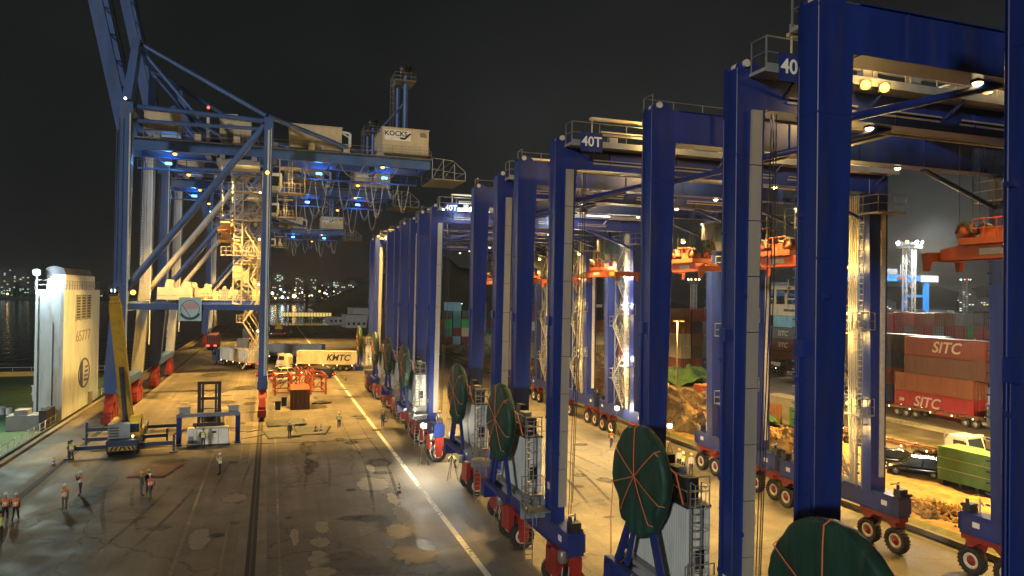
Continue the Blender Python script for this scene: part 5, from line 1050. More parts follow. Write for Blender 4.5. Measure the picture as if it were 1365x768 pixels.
def plate(label, x, y, sx, sy, rz, bend):
    b = MB(); n1, n2 = 12, 6; th = .03; top = []; 
    for j in range(n2+1):
        for i in range(n1+1):
            u, v = -1+2*i/n1, -1+2*j/n2; top.append((sx*u, sy*v, .05+bend*(.5+.5*math.sin(u*2.6+1.2))*abs(u)**1.5+bend*.3*max(0,v)**2))
    k = len(top); vs = top+[(a,b_,c-th) for a,b_,c in top]; q = lambda i,j: j*(n1+1)+i
    fs = [(q(i,j),q(i+1,j),q(i+1,j+1),q(i,j+1)) for j in range(n2) for i in range(n1)]; fs += [tuple(k+a for a in f[::-1]) for f in fs]
    for i in range(n1): fs += [(q(i,0),k+q(i,0),k+q(i+1,0),q(i+1,0)),(q(i,n2),q(i+1,n2),k+q(i+1,n2),k+q(i,n2))]
    for j in range(n2): fs += [(q(0,j),q(0,j+1),k+q(0,j+1),k+q(0,j)),(q(n1,j),k+q(n1,j),k+q(n1,j+1),q(n1,j+1))]
    b._add(vs, fs, True); tag(b.build('steel_plate', PLM, None, (x,y,0), rz), label, 'plate', 'loose steel plates lying by the rail')
plate('bent grey steel plate lying beside the landside rail', 1.4, 80.0, 1.7, 2.2, R(8), .45); plate('flat grey steel plate with striped cones on it', 4.6, 81.3, 1.9, 2.4, R(-12), .16); plate('rear dark steel plate with a curled edge', 2.0, 86.2, 2.2, 1.6, R(4), .5)
plate('rust-coloured wooden board lying by the group of three workers', -9.0, 66.5, 1.5, 2.2, R(-14), .12); bpy.data.objects['steel_plate.003'].material_slots[0].material = RUST
def cone(label, x, y, z=0, grp='red and white traffic cones'):
    t = thing('traffic_cone', label, 'cone', (x,y,z), 0, grp)
    MB().box(-.2,.2,-.2,.2,0,.04).build('base', BLACK, t)
    for i, mt in enumerate((RED, WHITE, RED, WHITE, RED)): MB().tube((0,0,.04+i*.14),(0,0,.04+(i+1)*.14),.15-i*.024,12,.15-(i+1)*.024).build('cone_band', mt, t)
cone('lone red and white traffic cone out on the open quay', 9.72, 54.3); cone('striped traffic cone standing on the steel plate', 5.0, 80.4, .1); cone('striped traffic cone standing on the steel plate', 5.6, 80.6, .1); cone('small red cone by the quay edge near the outrigger', -17.7, 71.0); cone('striped cone beside the red bogies of the gantry row', 13.4, 84.6); cone('traffic cone beside the long white line behind the racks', 12.8, 127)
def bin_(label, x, y):
    t = thing('waste_bin', label, 'bin', (x,y,0), 0, 'black bins beside the landside rail'); MB().prism([(-.3,0),(.3,0),(.36,1.1),(-.36,1.1)],'Y',-.3,.3).build('tub', BLACK, t); MB().box(-.4,.4,-.36,.36,1.1,1.2).build('lid', DARK, t)
    for s in (-1,1): MB().lathe([(-.04,0),(-.04,.12),(.04,.12),(.04,0)],(s*.3,.3,.12),'X',10).build('wheel', BLACK, t)
bin_('black bin standing by the rail in front of its twin', 1.15, 96.6); bin_('black bin standing further from the brown container', 2.0, 100)
# coil of cable, loose hose and pallets
for i, (lb, pts, r) in enumerate([('black cable trailing across the landside rail', [(-4,83.5,.03),(-2,82.2,.03),(-.9,82.9,.08),(1,82,.03),(3,81.4,.03),(6,82.2,.03)], .035), ('black cable leading to the generator', [(-3.4,77.4,.03),(-2.6,78.5,.03),(-1.2,79.2,.06),(.2,80.8,.03)], .035), ('thin black line lying along the open quay', [(-16,76,.02),(-8,76.6,.02),(-2,75.8,.02),(5,75,.02),(10.5,75.2,.02)], .02)]):
    tag(MB().path(pts, r, 5).build('power_cable', BLACK), lb, 'cable')
tag(MB().tube((0,0,.12),(0,0,.0),.8,18).lathe([(.0,.55),(.1,.5),(.22,.55),(.3,.75),(.22,.95),(.1,1.0),(0,.95)],(0,0,0),'Z',20).box(-1.2,1.3,-.6,-.3,0,.18).box(.4,1.5,.2,.5,0,.15).build('cable_coil', BLACK, None, (6.9,101,0)), 'heap of black cable right of the lone brown container', 'cable')
# ================================================================ PEOPLE
VORA = pm('orange_vest', (.75,.20,.04), .7, var=.1, scale=6); VYEL = pm('yellow_vest', (.55,.62,.05), .7, var=.1, scale=6); REFL = pm('reflective_tape', (.75,.75,.68), .3, var=.05, scale=6)
CL = {'dark': pm('dark_cloth', (.02,.022,.028), .85, var=.2, scale=8), 'blue': pm('blue_cloth', (.03,.05,.14), .85, var=.2, scale=8), 'green': pm('green_cloth', (.05,.09,.06), .85, var=.2, scale=8), 'white': pm('white_cloth', (.55,.53,.48), .85, var=.1, scale=8), 'grey': pm('grey_cloth', (.10,.10,.10), .85, var=.2, scale=8)}
HATS = {'white': pm('white_helmet', (.75,.74,.70), .35, var=.03, scale=3), 'yellow': pm('yellow_helmet', (.7,.5,.05), .35, var=.03, scale=3), 'dark': CL['dark']}
POSES = {
 'stand': dict(lean=0, hip=.92, kl=(0,.02), kr=(0,-.02), fl=(0,0), fr=(0,0), al=((.22,.02,1.12),(.24,.06,.86)), ar=((-.22,.02,1.12),(-.24,.06,.86))),
 'phone': dict(lean=0, hip=.92, kl=(0,.02), kr=(0,-.02), fl=(0,.04), fr=(0,-.04), al=((.22,.0,1.12),(.24,.05,.86)), ar=((-.28,.12,1.18),(-.14,.24,1.45))),
 'walk': dict(lean=.05, hip=.90, kl=(0,.20), kr=(0,-.06), fl=(0,.26), fr=(0,-.34), al=((.23,-.12,1.12),(.22,-.06,.88)), ar=((-.23,.12,1.12),(-.20,.28,.94))),
 'bend': dict(lean=.42, hip=.80, kl=(0,.16), kr=(0,.14), fl=(0,0), fr=(0,-.05), al=((.2,.62,.86),(.12,.70,.58)), ar=((-.2,.6,.84),(-.1,.66,.56)), low=.22),
 'hips': dict(lean=0, hip=.92, kl=(0,.02), kr=(0,.02), fl=(.05,0), fr=(-.05,0), al=((.36,-.04,1.14),(.17,.06,.98)), ar=((-.36,-.04,1.14),(-.17,.06,.98))),
}
PM = {}
def person_mesh(pose):
    if pose in PM: return PM[pose]
    P = POSES[pose]; vs = []; es = []; rad = []; tagv = []
    def add(p, r, t, par=None):
        vs.append(Vector(p)); rad.append(r); tagv.append(t)
        if par is not None: es.append((par, len(vs)-1))
        return len(vs)-1
    ln = P['lean']; low = P.get('low', 0); hip = P['hip']
    pel = add((0,0,hip), (.15,.11), 'pants')
    w = add((0,ln*.35,hip+.16-low*.15), (.145,.105), 'shirt', pel); ch = add((0,ln*.9,hip+.38-low*.6), (.17,.12), 'shirt', w)
    nk0 = add((0,ln*1.15,hip+.53-low), (.10,.085), 'shirt', ch); nk = add((0,ln*1.25,hip+.60-low*1.1), (.055,.055), 'skin', nk0)
    h1 = add((0,ln*1.35+.015,hip+.69-low*1.15), (.078,.092), 'skin', nk); h2 = add((0,ln*1.42+.01,hip+.80-low*1.2), (.074,.09), 'skin', h1)
    add((0,ln*1.36+.115,hip+.735-low*1.15), (.014,.016), 'skin', h1)
    for s, kk, ff, arm in ((1,'kl','fl','al'), (-1,'kr','fr','ar')):
        a = add((s*.095,0,hip-.07), (.095,.10), 'pants', pel)
        kx, ky = P[kk]; fx, fy = P[ff]; arm = P[arm]
        k = add((s*.10+kx,ky,.50 if hip > .85 else .45), (.068,.072), 'pants', a); an = add((s*.11+fx,fy,.11), (.05,.055), 'pants', k)
        f1 = add((s*.115+fx,fy+.06,.045), (.045,.045), 'boot', an); add((s*.12+fx,fy+.18,.035), (.045,.035), 'boot', f1)
        sh = add((s*.175,ln*.98,hip+.47-low*.8), (.075,.072), 'shirt', ch)
        e = add(arm[0], (.052,.052), 'shirt', sh); wr = add(arm[1], (.036,.036), 'shirt', e)
        d = (Vector(arm[1])-Vector(arm[0])).normalized(); side = Vector((0,1,0)) if abs(d.y) < .8 else Vector((0,0,1)); side = (side-d*side.dot(d)).normalized(); fwd = d.cross(side)*-s
        pm_ = add(Vector(arm[1])+d*.065, (.024,.036), 'skin', wr)
        for i in range(4):
            b = Vector(arm[1])+d*.11+side*(.028-.019*i); ln_ = (.062,.075,.07,.055)[i]
            f = add(b, (.0095,.0095), 'skin', pm_); f = add(b+d*ln_*.5+fwd*.006, (.009,.009), 'skin', f); add(b+d*ln_*.9+fwd*.03, (.008,.008), 'skin', f)
        th = add(Vector(arm[1])+d*.05+side*.045, (.011,.011), 'skin', pm_); add(Vector(arm[1])+d*.10+side*.06+fwd*.02, (.009,.009), 'skin', th)
    me = bpy.data.meshes.new('sk'); me.from_pydata(vs, es, []); o = bpy.data.objects.new('sk', me); C.objects.link(o)
    md = o.modifiers.new('s', 'SKIN'); md.use_smooth_shade = True; o.modifiers.new('u', 'SUBSURF').levels = 1
    for i, sv in enumerate(me.skin_vertices[0].data): sv.radius = rad[i]; sv.use_root = (i == 0)
    ev = bpy.data.meshes.new_from_object(o.evaluated_get(bpy.context.evaluated_depsgraph_get())); bpy.data.objects.remove(o)
    idx = {'shirt': 0, 'pants': 1, 'skin': 2, 'boot': 3}; torso = set()
    for k in range(4): ev.materials.append(SKIN)
    segs = [(vs[a], vs[b], tagv[b]) for a, b in es]
    from mathutils.geometry import intersect_point_line
    for p in ev.polygons:
        best = 9; bt = 'shirt'
        for a, b, t in segs:
            q, u = intersect_point_line(p.center, a, b); u = max(0, min(1, u)); dd = (p.center-a.lerp(b, u)).length
            if dd < best: best = dd; bt = t
        p.material_index = idx[bt]; p.use_smooth = True
        if bt == 'shirt' and abs(p.center.x) < .205 and hip+.02-low*.2 < p.center.z < hip+.53-low*.7: torso.add(p.index)
    # waistcoat: torso faces pushed out along their normals
    bm = bmesh.new(); bm.from_mesh(ev); bm.faces.ensure_lookup_table(); bmesh.ops.delete(bm, geom=[f for f in bm.faces if f.index not in torso], context='FACES')
    for v in bm.verts: v.co += v.normal*.018
    vm = bpy.data.meshes.new('vest'); 
    for f in bm.faces: z = f.calc_center_median().z-hip; f.material_index = 1 if (.10 < z < .16 or .24 < z < .29) else 0
    bm.to_mesh(vm); bm.free(); vm.materials.append(VORA); vm.materials.append(REFL)
    PM[pose] = (ev, vm, vs[h2]); return PM[pose]
def person(label, x, y, face, pose='stand', top='dark', legs='dark', vest=None, hat='white', scale=1.0, z=0):
    ev, vm, hd = person_mesh(pose)
    t = thing('person', label, 'person', (x,y,z), face, 'port workers in helmets'); t.scale = (scale,)*3
    b = bpy.data.objects.new('body', ev); C.objects.link(b); b.parent = t
    for k, mt in enumerate((CL[top], CL[legs], SKIN, BLACK)): b.material_slots[k].link = 'OBJECT'; b.material_slots[k].material = mt
    if vest:
        v = bpy.data.objects.new('vest', vm); C.objects.link(v); v.parent = t; v.material_slots[0].link = 'OBJECT'; v.material_slots[0].material = vest
    hm = MB().lathe([(0,.128),(.03,.126),(.08,.112),(.12,.08),(.145,.035),(.15,0)], tuple(hd+Vector((0,0,.0))), 'Z', 14); hm.box(hd.x-.07,hd.x+.07,hd.y+.1,hd.y+.17,hd.z-.005,hd.z+.012); hm.build('helmet', HATS[hat], t)
    fc = MB()
    for s in (-1, 1): fc.box(hd.x+s*.032-.012,hd.x+s*.032+.012,hd.y+.075,hd.y+.092,hd.z-.06,hd.z-.048)
    fc.box(hd.x-.022,hd.x+.022,hd.y+.072,hd.y+.094,hd.z-.128,hd.z-.12); fc.build('face_features', BLACK, t)
    return t
person('worker in dark clothes with yellow harness vest beside the crane outrigger', -16.75,72.7, R(180), 'hips', vest=VYEL, hat='dark')
person('worker in orange vest and blue trousers holding a phone up', -13.27,60.3, R(80), 'phone', legs='blue', vest=VORA)
person('worker in orange vest and grey trousers seen from behind with a hand raised', -13.4,56.6, R(20), 'phone', 'white', 'grey', VORA)
person('worker in orange vest walking side by side with a twin at the rail', -16.5,55.2, R(10), 'walk', vest=VORA); person('worker in orange vest walking side by side with a twin at the rail', -15.85,55.0, R(5), 'walk', vest=VORA)
person('worker in grey-green vest and dark trousers behind the walking pair', -15.4,50.7, R(-30), 'stand', 'white', 'dark', VYEL, 'dark')
person('worker in green jacket and yellow helmet in the group of three', -8.95,58.9, R(-60), 'stand', 'green', 'grey', None, 'yellow'); person('worker with yellow helmet half hidden in the group of three', -8.55,59.5, R(-170), 'stand', 'dark', 'dark', None, 'yellow'); person('worker in orange vest and white helmet in the group of three', -8.2,58.05, R(30), 'walk', 'dark', 'grey', VORA)
person('worker in bright yellow vest and white helmet on the faded line', -3.78,63.8, R(85), 'phone', 'white', 'dark', VYEL); person('worker in dark clothes in front of the white generator', -6.05,75.4, R(0), 'stand', 'dark', 'dark', VYEL, 'dark')
person('worker in dark clothes standing at the edge of the steel plate', 2.17,77.4, R(180), 'stand', 'dark', 'dark', None, 'white'); person('worker in yellow vest crossing beside the long white line', 7.7,82.4, R(175), 'walk', 'dark', 'dark', VYEL); person('worker in dark clothes and white helmet near the gantry bogies', 12.6,81.6, R(170), 'stand', 'green', 'dark', None)
person('worker in white shirt standing between the gantry legs', 19.0,80.3, R(180), 'stand', 'white', 'dark', None); person('worker in dark jacket standing near the red turned wheels', 16.95,66.4, R(200), 'hips', 'dark', 'dark', None, 'dark'); person('worker crouching beside the lit red wheel', 15.9,60.6, R(80), 'bend', 'dark', 'dark', VYEL, 'yellow')
person('worker in orange jacket and blue trousers walking past the far gantry wheels', 33.4,64.6, R(160), 'walk', 'dark', 'blue', VORA); person('worker in white shirt and dark trousers by the far gantry wheels', 35.2,54.8, R(150), 'stand', 'white', 'dark', None, 'yellow'); person('worker in white shirt and dark trousers by the far gantry wheels', 35.2,52.9, R(170), 'stand', 'white', 'dark', None, 'yellow'); person('worker in pale vest by the far gantry wheels', 34.9,53.6, R(120), 'walk', 'grey', 'dark', VYEL)
person('tiny figure in orange vest beside the distant service car', 7.2,258, R(60), 'stand', vest=VORA); person('tiny figure in yellow vest alone far out on the quay', 15.6,262, R(60), 'walk', vest=VYEL)

# ================================================================ BACKGROUND
# far end of the quay: low houses, gallery, barriers
def lowhouse(label, x, y, sx, sy, h):
    t = thing('low_building', label, 'building', (x,y,0), R(4), 'low buildings at the end of the quay')
    MB().box(-sx,sx,-sy,sy,0,h).build('wall', GREY, t); MB().box(-sx-.3,sx+.3,-sy-.3,sy+.3,h,h+.3).build('roof', GREY, t)
    for k in range(int(sx*2/2.2)): MB().box(-sx+.6+k*2.2,-sx+1.7+k*2.2,-sy-.03,-sy,1.2,2.4).build('window', GLASS, t)
    MB().box(-sx-.03,-sx,-1,0,0,2.2).build('door', DARK, t)
lowhouse('grey flat roofed building where the gantry row ends', 36, 322, 4.5, 6, 5.5); lowhouse('second grey building behind the flat roofed one', 44, 348, 7, 8, 8); lowhouse('low grey shed next to the taller grey buildings', 30, 352, 3.5, 5, 3.5)
E_GAL = pm('gallery_window_glow', (1.0,.72,.2), emit=.35)
gl = thing('pier_gallery', 'long yellow lit covered pier beyond the end of the quay', 'pier', (24, 470, -3), R(-6))
MB().box(-17,13,-1.5,1.5,2.2,2.6).box(-17,13,-1.6,1.6,5.6,5.9).build('deck_and_roof', DARK, gl)
for k in range(16):
    x = -16.5+k*1.9; MB().box(x,x+.2,-1.5,-1.3,2.6,5.6).box(x,x+.25,-.3,.3,-2,2.2).build('post', DARK, gl)
    MB().box(x+.25,x+1.85,-1.42,-1.36,2.9,5.3).build('lit_panel', E_GAL, gl)
for k in range(12):
    tag(MB().prism([(-.3,0),(.3,0),(.12,.35),(.1,.85),(-.1,.85),(-.12,.35)],'Y',-1.4,1.4).build('concrete_barrier', BEAMC, None, (-2+k*3.3, 339.5, 0), R(90-90)), 'concrete barrier in the line closing the end of the quay', 'barrier', 'concrete barriers along the quay end')
for i, (x, y, l) in enumerate([(-4.5, 300, 7), (-4.5, 288, 7)]):
    t = thing('steel_beam_stack', ('nearer' if i else 'farther')+' stack of long steel beams lying before the quay end', 'beams', (x,y,0), R(90), 'beam stacks far down the quay')
    for k in range(4): MB().box(-l,l,-1.2+k*.62,-.75+k*.62,0,.9).build('beam', RUST, t)
rs = thing('reach_stacker', 'small yellow handling machine at the end of the beam stacks', 'machine', (3.4, 297, 0)); MB().box(-1.4,1.4,-3,3,.6,1.8).build('body', YELLOW, rs); MB().box(-.8,.8,-1,.8,1.8,3.3).build('cab', YELLOW, rs); MB().beam((0,-2.5,3),(0,4,4.8),.6,.7).build('boom', YELLOW, rs)
for s in (-1,1): vwheel(rs, s*1.3, 2, .8, .5); vwheel(rs, s*1.2, -2, .7, .5)
# lit apartment towers across the water
BLD = pm('night_tower_wall', (.06,.06,.06), .8, var=.2, scale=.02)
E_W1 = pm('lit_window_white', (.8,1.0,.9), emit=.55); E_W2 = pm('lit_window_yellow', (1.0,.75,.38), emit=.5); E_W3 = pm('lit_window_green', (.3,1.0,.55), emit=.45)
def tower(x, y, wd, h, seed, dens=.12, face=0, ws=3.0):
    rnd = random.Random(seed)
    t = thing('apartment_tower', '', 'building', (x,y,-3), face, 'distant lit towers across the water')
    MB().box(-wd/2,wd/2,-8,8,0,h).box(-wd/4,wd/4,-5,5,h,h+4).build('wall', BLD, t)
    W = [MB(), MB(), MB()]; n = [0,0,0]
    for fz in range(1, int(h/3.2)):
        for i in range(int(wd/4)):
            if rnd.random() < dens:
                k = 0 if rnd.random() < .6 else 1 if rnd.random() < .8 else 2; xx = -wd/2+1+i*4; W[k].box(xx,xx+ws*.9,-8.1,-8.02,fz*3.2,fz*3.2+ws*.6); n[k] += 1
    for k, mt in enumerate((E_W1, E_W2, E_W3)):
        if n[k]: W[k].build('lit_windows', mt, t)['kind'] = 'stuff'
    return t
rnd = random.Random(3); TW = []
for i in range(12): TW.append((-640+i*17+rnd.uniform(-5,5), 1500+rnd.uniform(0,250), rnd.uniform(14,26), rnd.uniform(18,62), .13, 'cluster left of the ship tower'))
for i in range(4): TW.append((-420+i*42+rnd.uniform(-10,10), 1500+rnd.uniform(0,300), rnd.uniform(16,30), rnd.uniform(14,34), .2, 'cluster seen through the first quay crane'))
for i in range(15): TW.append((15+i*11+rnd.uniform(-4,4), 1350+rnd.uniform(0,300), rnd.uniform(14,24), rnd.uniform(18,52), .2, 'cluster over the end of the quay'))
for i in range(16): TW.append((1010+i*24, 860+rnd.uniform(-60,120)-i*10, rnd.uniform(16,26), rnd.uniform(16,36), .16, 'cluster behind the container yard'))
cnt = {}
for i, (x,y,wd,h,dn,cl) in enumerate(TW):
    t = tower(x,y,wd,h,i,dn, -math.atan2(x,y)); k = cnt.get(cl, 0); cnt[cl] = k+1
    t['label'] = '%s lit tower, %s along the %s' % ('tall' if h > 40 else 'mid height' if h > 26 else 'low', nth(k), cl)
def shorelamp(x, y, h, r, mt):
    t = thing('shore_lamp', 'small bright lamp on a post along the far shore', 'lamp', (x,y,-3), 0, 'shore lamps across the water')
    MB().tube((0,0,0),(0,0,h),.25,5).build('post', DARK, t); b = MB().lathe([(-r,0),(-r*.7,r*.7),(0,r),(r*.7,r*.7),(r,0)], (0,0,h+r), 'Z', 8).build('globe', mt, t)
E_S1 = pm('shore_lamp_white', (.85,1.0,.95), emit=6); E_S2 = pm('shore_lamp_amber', (1.0,.6,.18), emit=6)
for i in range(26): shorelamp(-10+i*7.5+rnd.uniform(-3,3), 1170+rnd.uniform(-20,30), rnd.uniform(7,22), rnd.uniform(.7,1.5), E_S1 if rnd.random() < .75 else E_S2)
for i in range(11): shorelamp(-600+i*12+rnd.uniform(-3,3), 1172+rnd.uniform(-5,20), rnd.uniform(4,8), rnd.uniform(.7,1.4), E_S1 if rnd.random() < .8 else E_S2)
for x, y, h, r, mt in [(36, 1165, 9, 3.2, E_S2), (18, 1160, 8, 2.2, E_S1), (3, 1160, 14, 2.2, E_S1), (-352, 1168, 9, 1.2, E_S2), (-80, 1168, 12, 1.8, E_S2)]: shorelamp(x,y,h,r,mt)
# roadside lamps in the yard distance
def poleLamp(label, x, y, h, mt, pw=0, col=WARM, n=1, spread=.6, grp='lamp posts of the container yard'):
    t = thing('lamp_post', label, 'lamp post', (x,y,0), 0, grp); MB().tube((0,0,0),(0,0,h),.16,8,.08).build('pole', GALV, t)
    for k in range(n):
        hd = MB().box(-.3+spread*(k-(n-1)/2)*2,.3+spread*(k-(n-1)/2)*2,-.7,.1,h-.05,h+.12).build('lamp_head', GREY, t); MB().box(-.26+spread*(k-(n-1)/2)*2,.26+spread*(k-(n-1)/2)*2,-.74,-.1,h-.14,h-.06).build('lens', mt, hd)
    if pw: spot(t, (0,-.4,h-.25), (0,-.6,0), pw, col, 150, .4)
    return t
for i, (x, y, h, mt) in enumerate([(63,170,9,E_WARM),(84,230,9,E_WARM),(112,250,10,E_SOD),(130,215,10,E_COOL),(96,300,9,E_COOL),(150,260,10,E_WARM),(176,240,10,E_COOL),(120,330,9,E_SOD),(205,245,9,E_WARM),(235,260,9,E_SOD),(262,240,9,E_COOL),(70,262,9,E_COOL)]):
    poleLamp('yard lamp post with glowing head, %s of the posts behind the container rows' % nth(i), x, y, h+3, mt)
# pale lattice floodlight masts
def latmast(label, x, y, h, wd, pw):
    t = thing('floodlight_mast', label, 'light mast', (x,y,0), R(20), 'lattice floodlight masts in the yard'); b = MB(); n = int(h/(wd*1.1))
    for sx in (-1,1):
        for sy in (-1,1): b.beam((sx*wd/2,sy*wd/2,0),(sx*wd/2,sy*wd/2,h),.22,.22)
    for k in range(n):
        z0, z1 = h*k/n, h*(k+1)/n
        for sy in (-1,1): b.beam((-wd/2,sy*wd/2,z0),(wd/2,sy*wd/2,z1),.12,.12).beam((wd/2,sy*wd/2,z0),(-wd/2,sy*wd/2,z1),.12,.12).beam((-wd/2,sy*wd/2,z1),(wd/2,sy*wd/2,z1),.12,.12)
        for sx in (-1,1): b.beam((sx*wd/2,-wd/2,z0),(sx*wd/2,wd/2,z1),.12,.12)
    b.build('lattice', TRAY, t); MB().box(-wd,wd,-wd,wd,h,h+.15).rail([(-wd,-wd,h+.15),(wd,-wd,h+.15),(wd,wd,h+.15),(-wd,wd,h+.15),(-wd,-wd,h+.15)],1.1,1.2).build('platform', GALV, t)
    for k in range(8): a = R(k*45+10); lamp(t, (math.cos(a)*wd*1.3,math.sin(a)*wd*1.3,h+1.4), (math.cos(a),math.sin(a),-.35), E_SOD if k in (4,5) else E_COOL, .85)
    if pw:
        for dx, dy in ((-1,-.25),(-.7,-1),(.2,-1),(-.6,.8)): spot(t, (dx*1.2*wd,dy*1.2*wd,h+1.2), (dx*50,dy*50,0), pw, WARM, 110, .6, .6)
    return t
latmast('tall lattice mast with a crown of floodlights beside the light blue yard gantry', 155, 136, 29, 2.2, 60000)
latmast('small distant lattice mast with white floodlights', 478, 372, 30, 2.4, 0); latmast('floodlight mast behind the far container block', 152, 258, 24, 2, 0); latmast('pale green lattice mast by the lit gate frame', 152, 228, 21, 1.6, 0)
# light blue yard gantry
LBL = pm('light_blue_paint', (.03,.22,.62), .45, var=.12, scale=.4)
def yardgantry(label, x, y, rz=0, sc=1, col=LBL):
    t = thing('yard_gantry', label, 'gantry crane', (x,y,0), rz, 'yard gantries in the background'); t.scale = (sc,)*3
    for yy in (0, 7):
        for xx in (0, 23.5): MB().beam((xx,yy,1.6),(xx,yy,21),1.2,1.0).build('leg', col, t)
        MB().box(-3,26.5,yy-.5,yy+.5,21,22.6).build('girder', col, t)
        MB().box(-3,26.5,yy-.9,yy-.5,22.0,22.1).rail([(-3,yy-.9,22.1),(26.5,yy-.9,22.1)],1.1,2.2).build('walkway', GALV, t)
    for xx in (0, 23.5):
        MB().box(xx-.5,xx+.5,-1.5,8.5,.8,1.8).build('sill_beam', col, t); MB().box(xx-.4,xx+.4,.5,6.5,16.5,17.2).build('leg_tie', col, t)
        for yy in (-1, 0, 7, 8): MB().lathe([(-.3,0),(-.3,.6),(.3,.6),(.3,0)],(xx,yy,.6),'X',14).build('wheel', TYRE, t)
    MB().box(20.5,27,-1.0,-.92,20.8,22.6).build('sign_board', WHITE, t); MB().box(12,15,-1.0,-.92,21.2,22.2).build('name_plate', ORANGE, t); MB().tube((14,0,22.6),(14,0,25.5),.12,6).build('mast', WHITE, t)
    MB().box(8,12,-.8,7.8,22.7,24.2).build('trolley', GREY, t)
    return t
yg = yardgantry('light blue yard gantry beside the tall floodlight mast', 151.5, 148, R(0)); 
yg2 = yardgantry('distant yard gantry over the dark container rows', 214, 262, R(0), .8); yg3 = yardgantry('pale yellow lit gantry frame above the SITC row', 193, 232, R(0), .62, pm('cream_gantry_paint', (.6,.5,.28), .5, var=.1, scale=.5)); yg3.scale = (.46,.9,.92)
# ================================================================ LAMPS OF THE PLACE
# gantry cranes: floodlights under the girders (yard side), lamp pairs, work lights
def rtg_lamp(i, p, d, mat, s=.3): return lamp(rtg[i], p, d, mat, s)
for i in range(8):
    warm = i not in (4,)
    for k, x in enumerate((6.5, 14.5)):
        for y in (-LEGY, LEGY): rtg_lamp(i, (x,y,GZ0-.12), (0,0,-1), E_WARM)
    P = [1000, 5200, 24000, 32000, 35000, 27000, 22000, 17000][i]
    spot(rtg[i], (7,0,GZ0-.3), (7.5,0,0), P, AMB if warm else WARM, 80, .7, .3); spot(rtg[i], (16,0,GZ0-.3), (15.5,0,0), P*(.3 if i < 2 else .6 if i == 2 else 1), AMB, 84, .7, .3); spot(rtg[i], (19.5,1.0,GZ0-.6), (25.5,0,0), P*.8, AMB, 90, .8, .3)
# lamps that light the machinery bays under the girders
for i in (1, 2, 3, 4, 5):
    point(rtg[i], (10,0,GZ1+.9), 1500 if i > 1 else 500, AMB, .3); point(rtg[i], (19.5,1.5,GZ1+1.9), 1100 if i > 1 else 350, AMB, .3)
    lamp(rtg[i], (10.2,-LEGY+.6,GZ1+.6), (0,-1,-.3), E_SOD, .25)
for x in (2.4, 3.3): lamp(rtg[1], (x+2.4,-LEGY-1.45,GZ1-.4), (-.4,-1,-.35), E_SOD, .36); point(rtg[1], (x+2.3,-LEGY-1.9,GZ1-.5), 60, AMB, .1)
for x in (9.0, 13.0, 17.0): 
    tb = MB().box(x-1.3,x+1.3,-LEGY-1.33,-LEGY-1.27,GZ1-.18,GZ1-.06).build('tube_light', E_TUBE, rtg[4])
MB().box(.8,5.4,-LEGY-1.34,-LEGY-1.28,GZ1-.36,GZ1-.26).build('tube_light', E_TUBE, rtg[4])
point(rtg[4], (3,-LEGY-2.2,GZ1-.1), 260, COOLC, .3); point(rtg[4], (13,-LEGY-2.4,GZ1-.6), 300, COOLC, .3)
lamp(rtg[4], (3.6,-LEGY-1.4,GZ1-.1), (-.2,-1,-.3), E_WARM, .35)
# trolley and cab lamps
for i in (3, 4, 5): 
    lamp(rtg[i], (14.2,-1.0,19.3), (0,-.4,-1), E_WARM, .35); lamp(rtg[i], (16.4,-1.0,19.9), (0,-.4,-1), E_WARM, .3); spot(rtg[i], (17,-4.5,21.0), (20.0,-1.5,17.6), [0,0,0,700,3600,1800][i], AMB, 60, .6, .2)
for i in (1, 2): spot(rtg[i], (13,-3.4,20.5), (19.0,-1.5,17.6), [0,120,420][i], SOD, 60, .6, .2)
# stair lamps on the far legs
for i in (3, 4, 5, 2):
    for z in (6.6, 12.4, 15.4): 
        lamp(rtg[i], (FX0-.5,-1.9,z+2.2), (-.6,-.7,-.2), E_WARM if i == 4 else E_SOD, .22); point(rtg[i], (FX0-.9,-2.3,z+2.2), 150 if i != 4 else 420, (.9,.93,1.0) if i in (3,4) else AMB, .15)
# low work lights between the gantries
def worklight(label, x, y, h, pw, col, mat, aim):
    t = thing('work_light', label, 'work light', (x,y,0), 0, 'bright work lights on stands'); 
    for a in (90, 210, 330): MB().tube((0,0,h*.55),(math.cos(R(a))*.55,math.sin(R(a))*.55,0),.03,6).build('tripod_leg', DARK, t)
    MB().tube((0,0,h*.5),(0,0,h),.035,6).build('stem', DARK, t); lamp(t, (0,-.05,h+.15), aim, mat, .5); point(t, (aim[0]*.4,aim[1]*.4-.1,h+.25), pw, col, .2)
worklight('brilliant white work light above the lit red wheel', 13.3, 62.4, 3.4, 2000, (1.0,.86,.6), E_WARM, (-.5,-.85,-.1))
worklight('white work light shining on the green reel and power house', 14.6, 56.9, 3.6, 500, (.85,.95,1.0), E_COOL, (.2,-1,0))
worklight('warm work light by the far gantry wheels', 36.4, 58.4, 3.0, 700, AMB, E_WARM, (-.6,-.8,0))
worklight('warm work light at the foot of the far stair tower', 35.2, 66.9, 3.4, 600, WARM, E_WARM, (-.4,-.9,0))
worklight('warm work light behind the green wrapped reels', 16.8, 90, 4, 500, WARM, E_WARM, (-.4,-.9,0)); worklight('work light at the far end of the gantry row', 17.2, 115, 4, 600, AMB, E_WARM, (-.4,-.9,0))
for i in (1,2,3,5,6):
    for x in (5.5, 12.5): point(rtg[i], (x,-LEGY-1.7,GZ1+.5), (50 if i == 1 else 520), AMB, .15); lamp(rtg[i], (x,-LEGY-1.2,GZ1+.9), (0,.3,-1), E_SOD, .18)
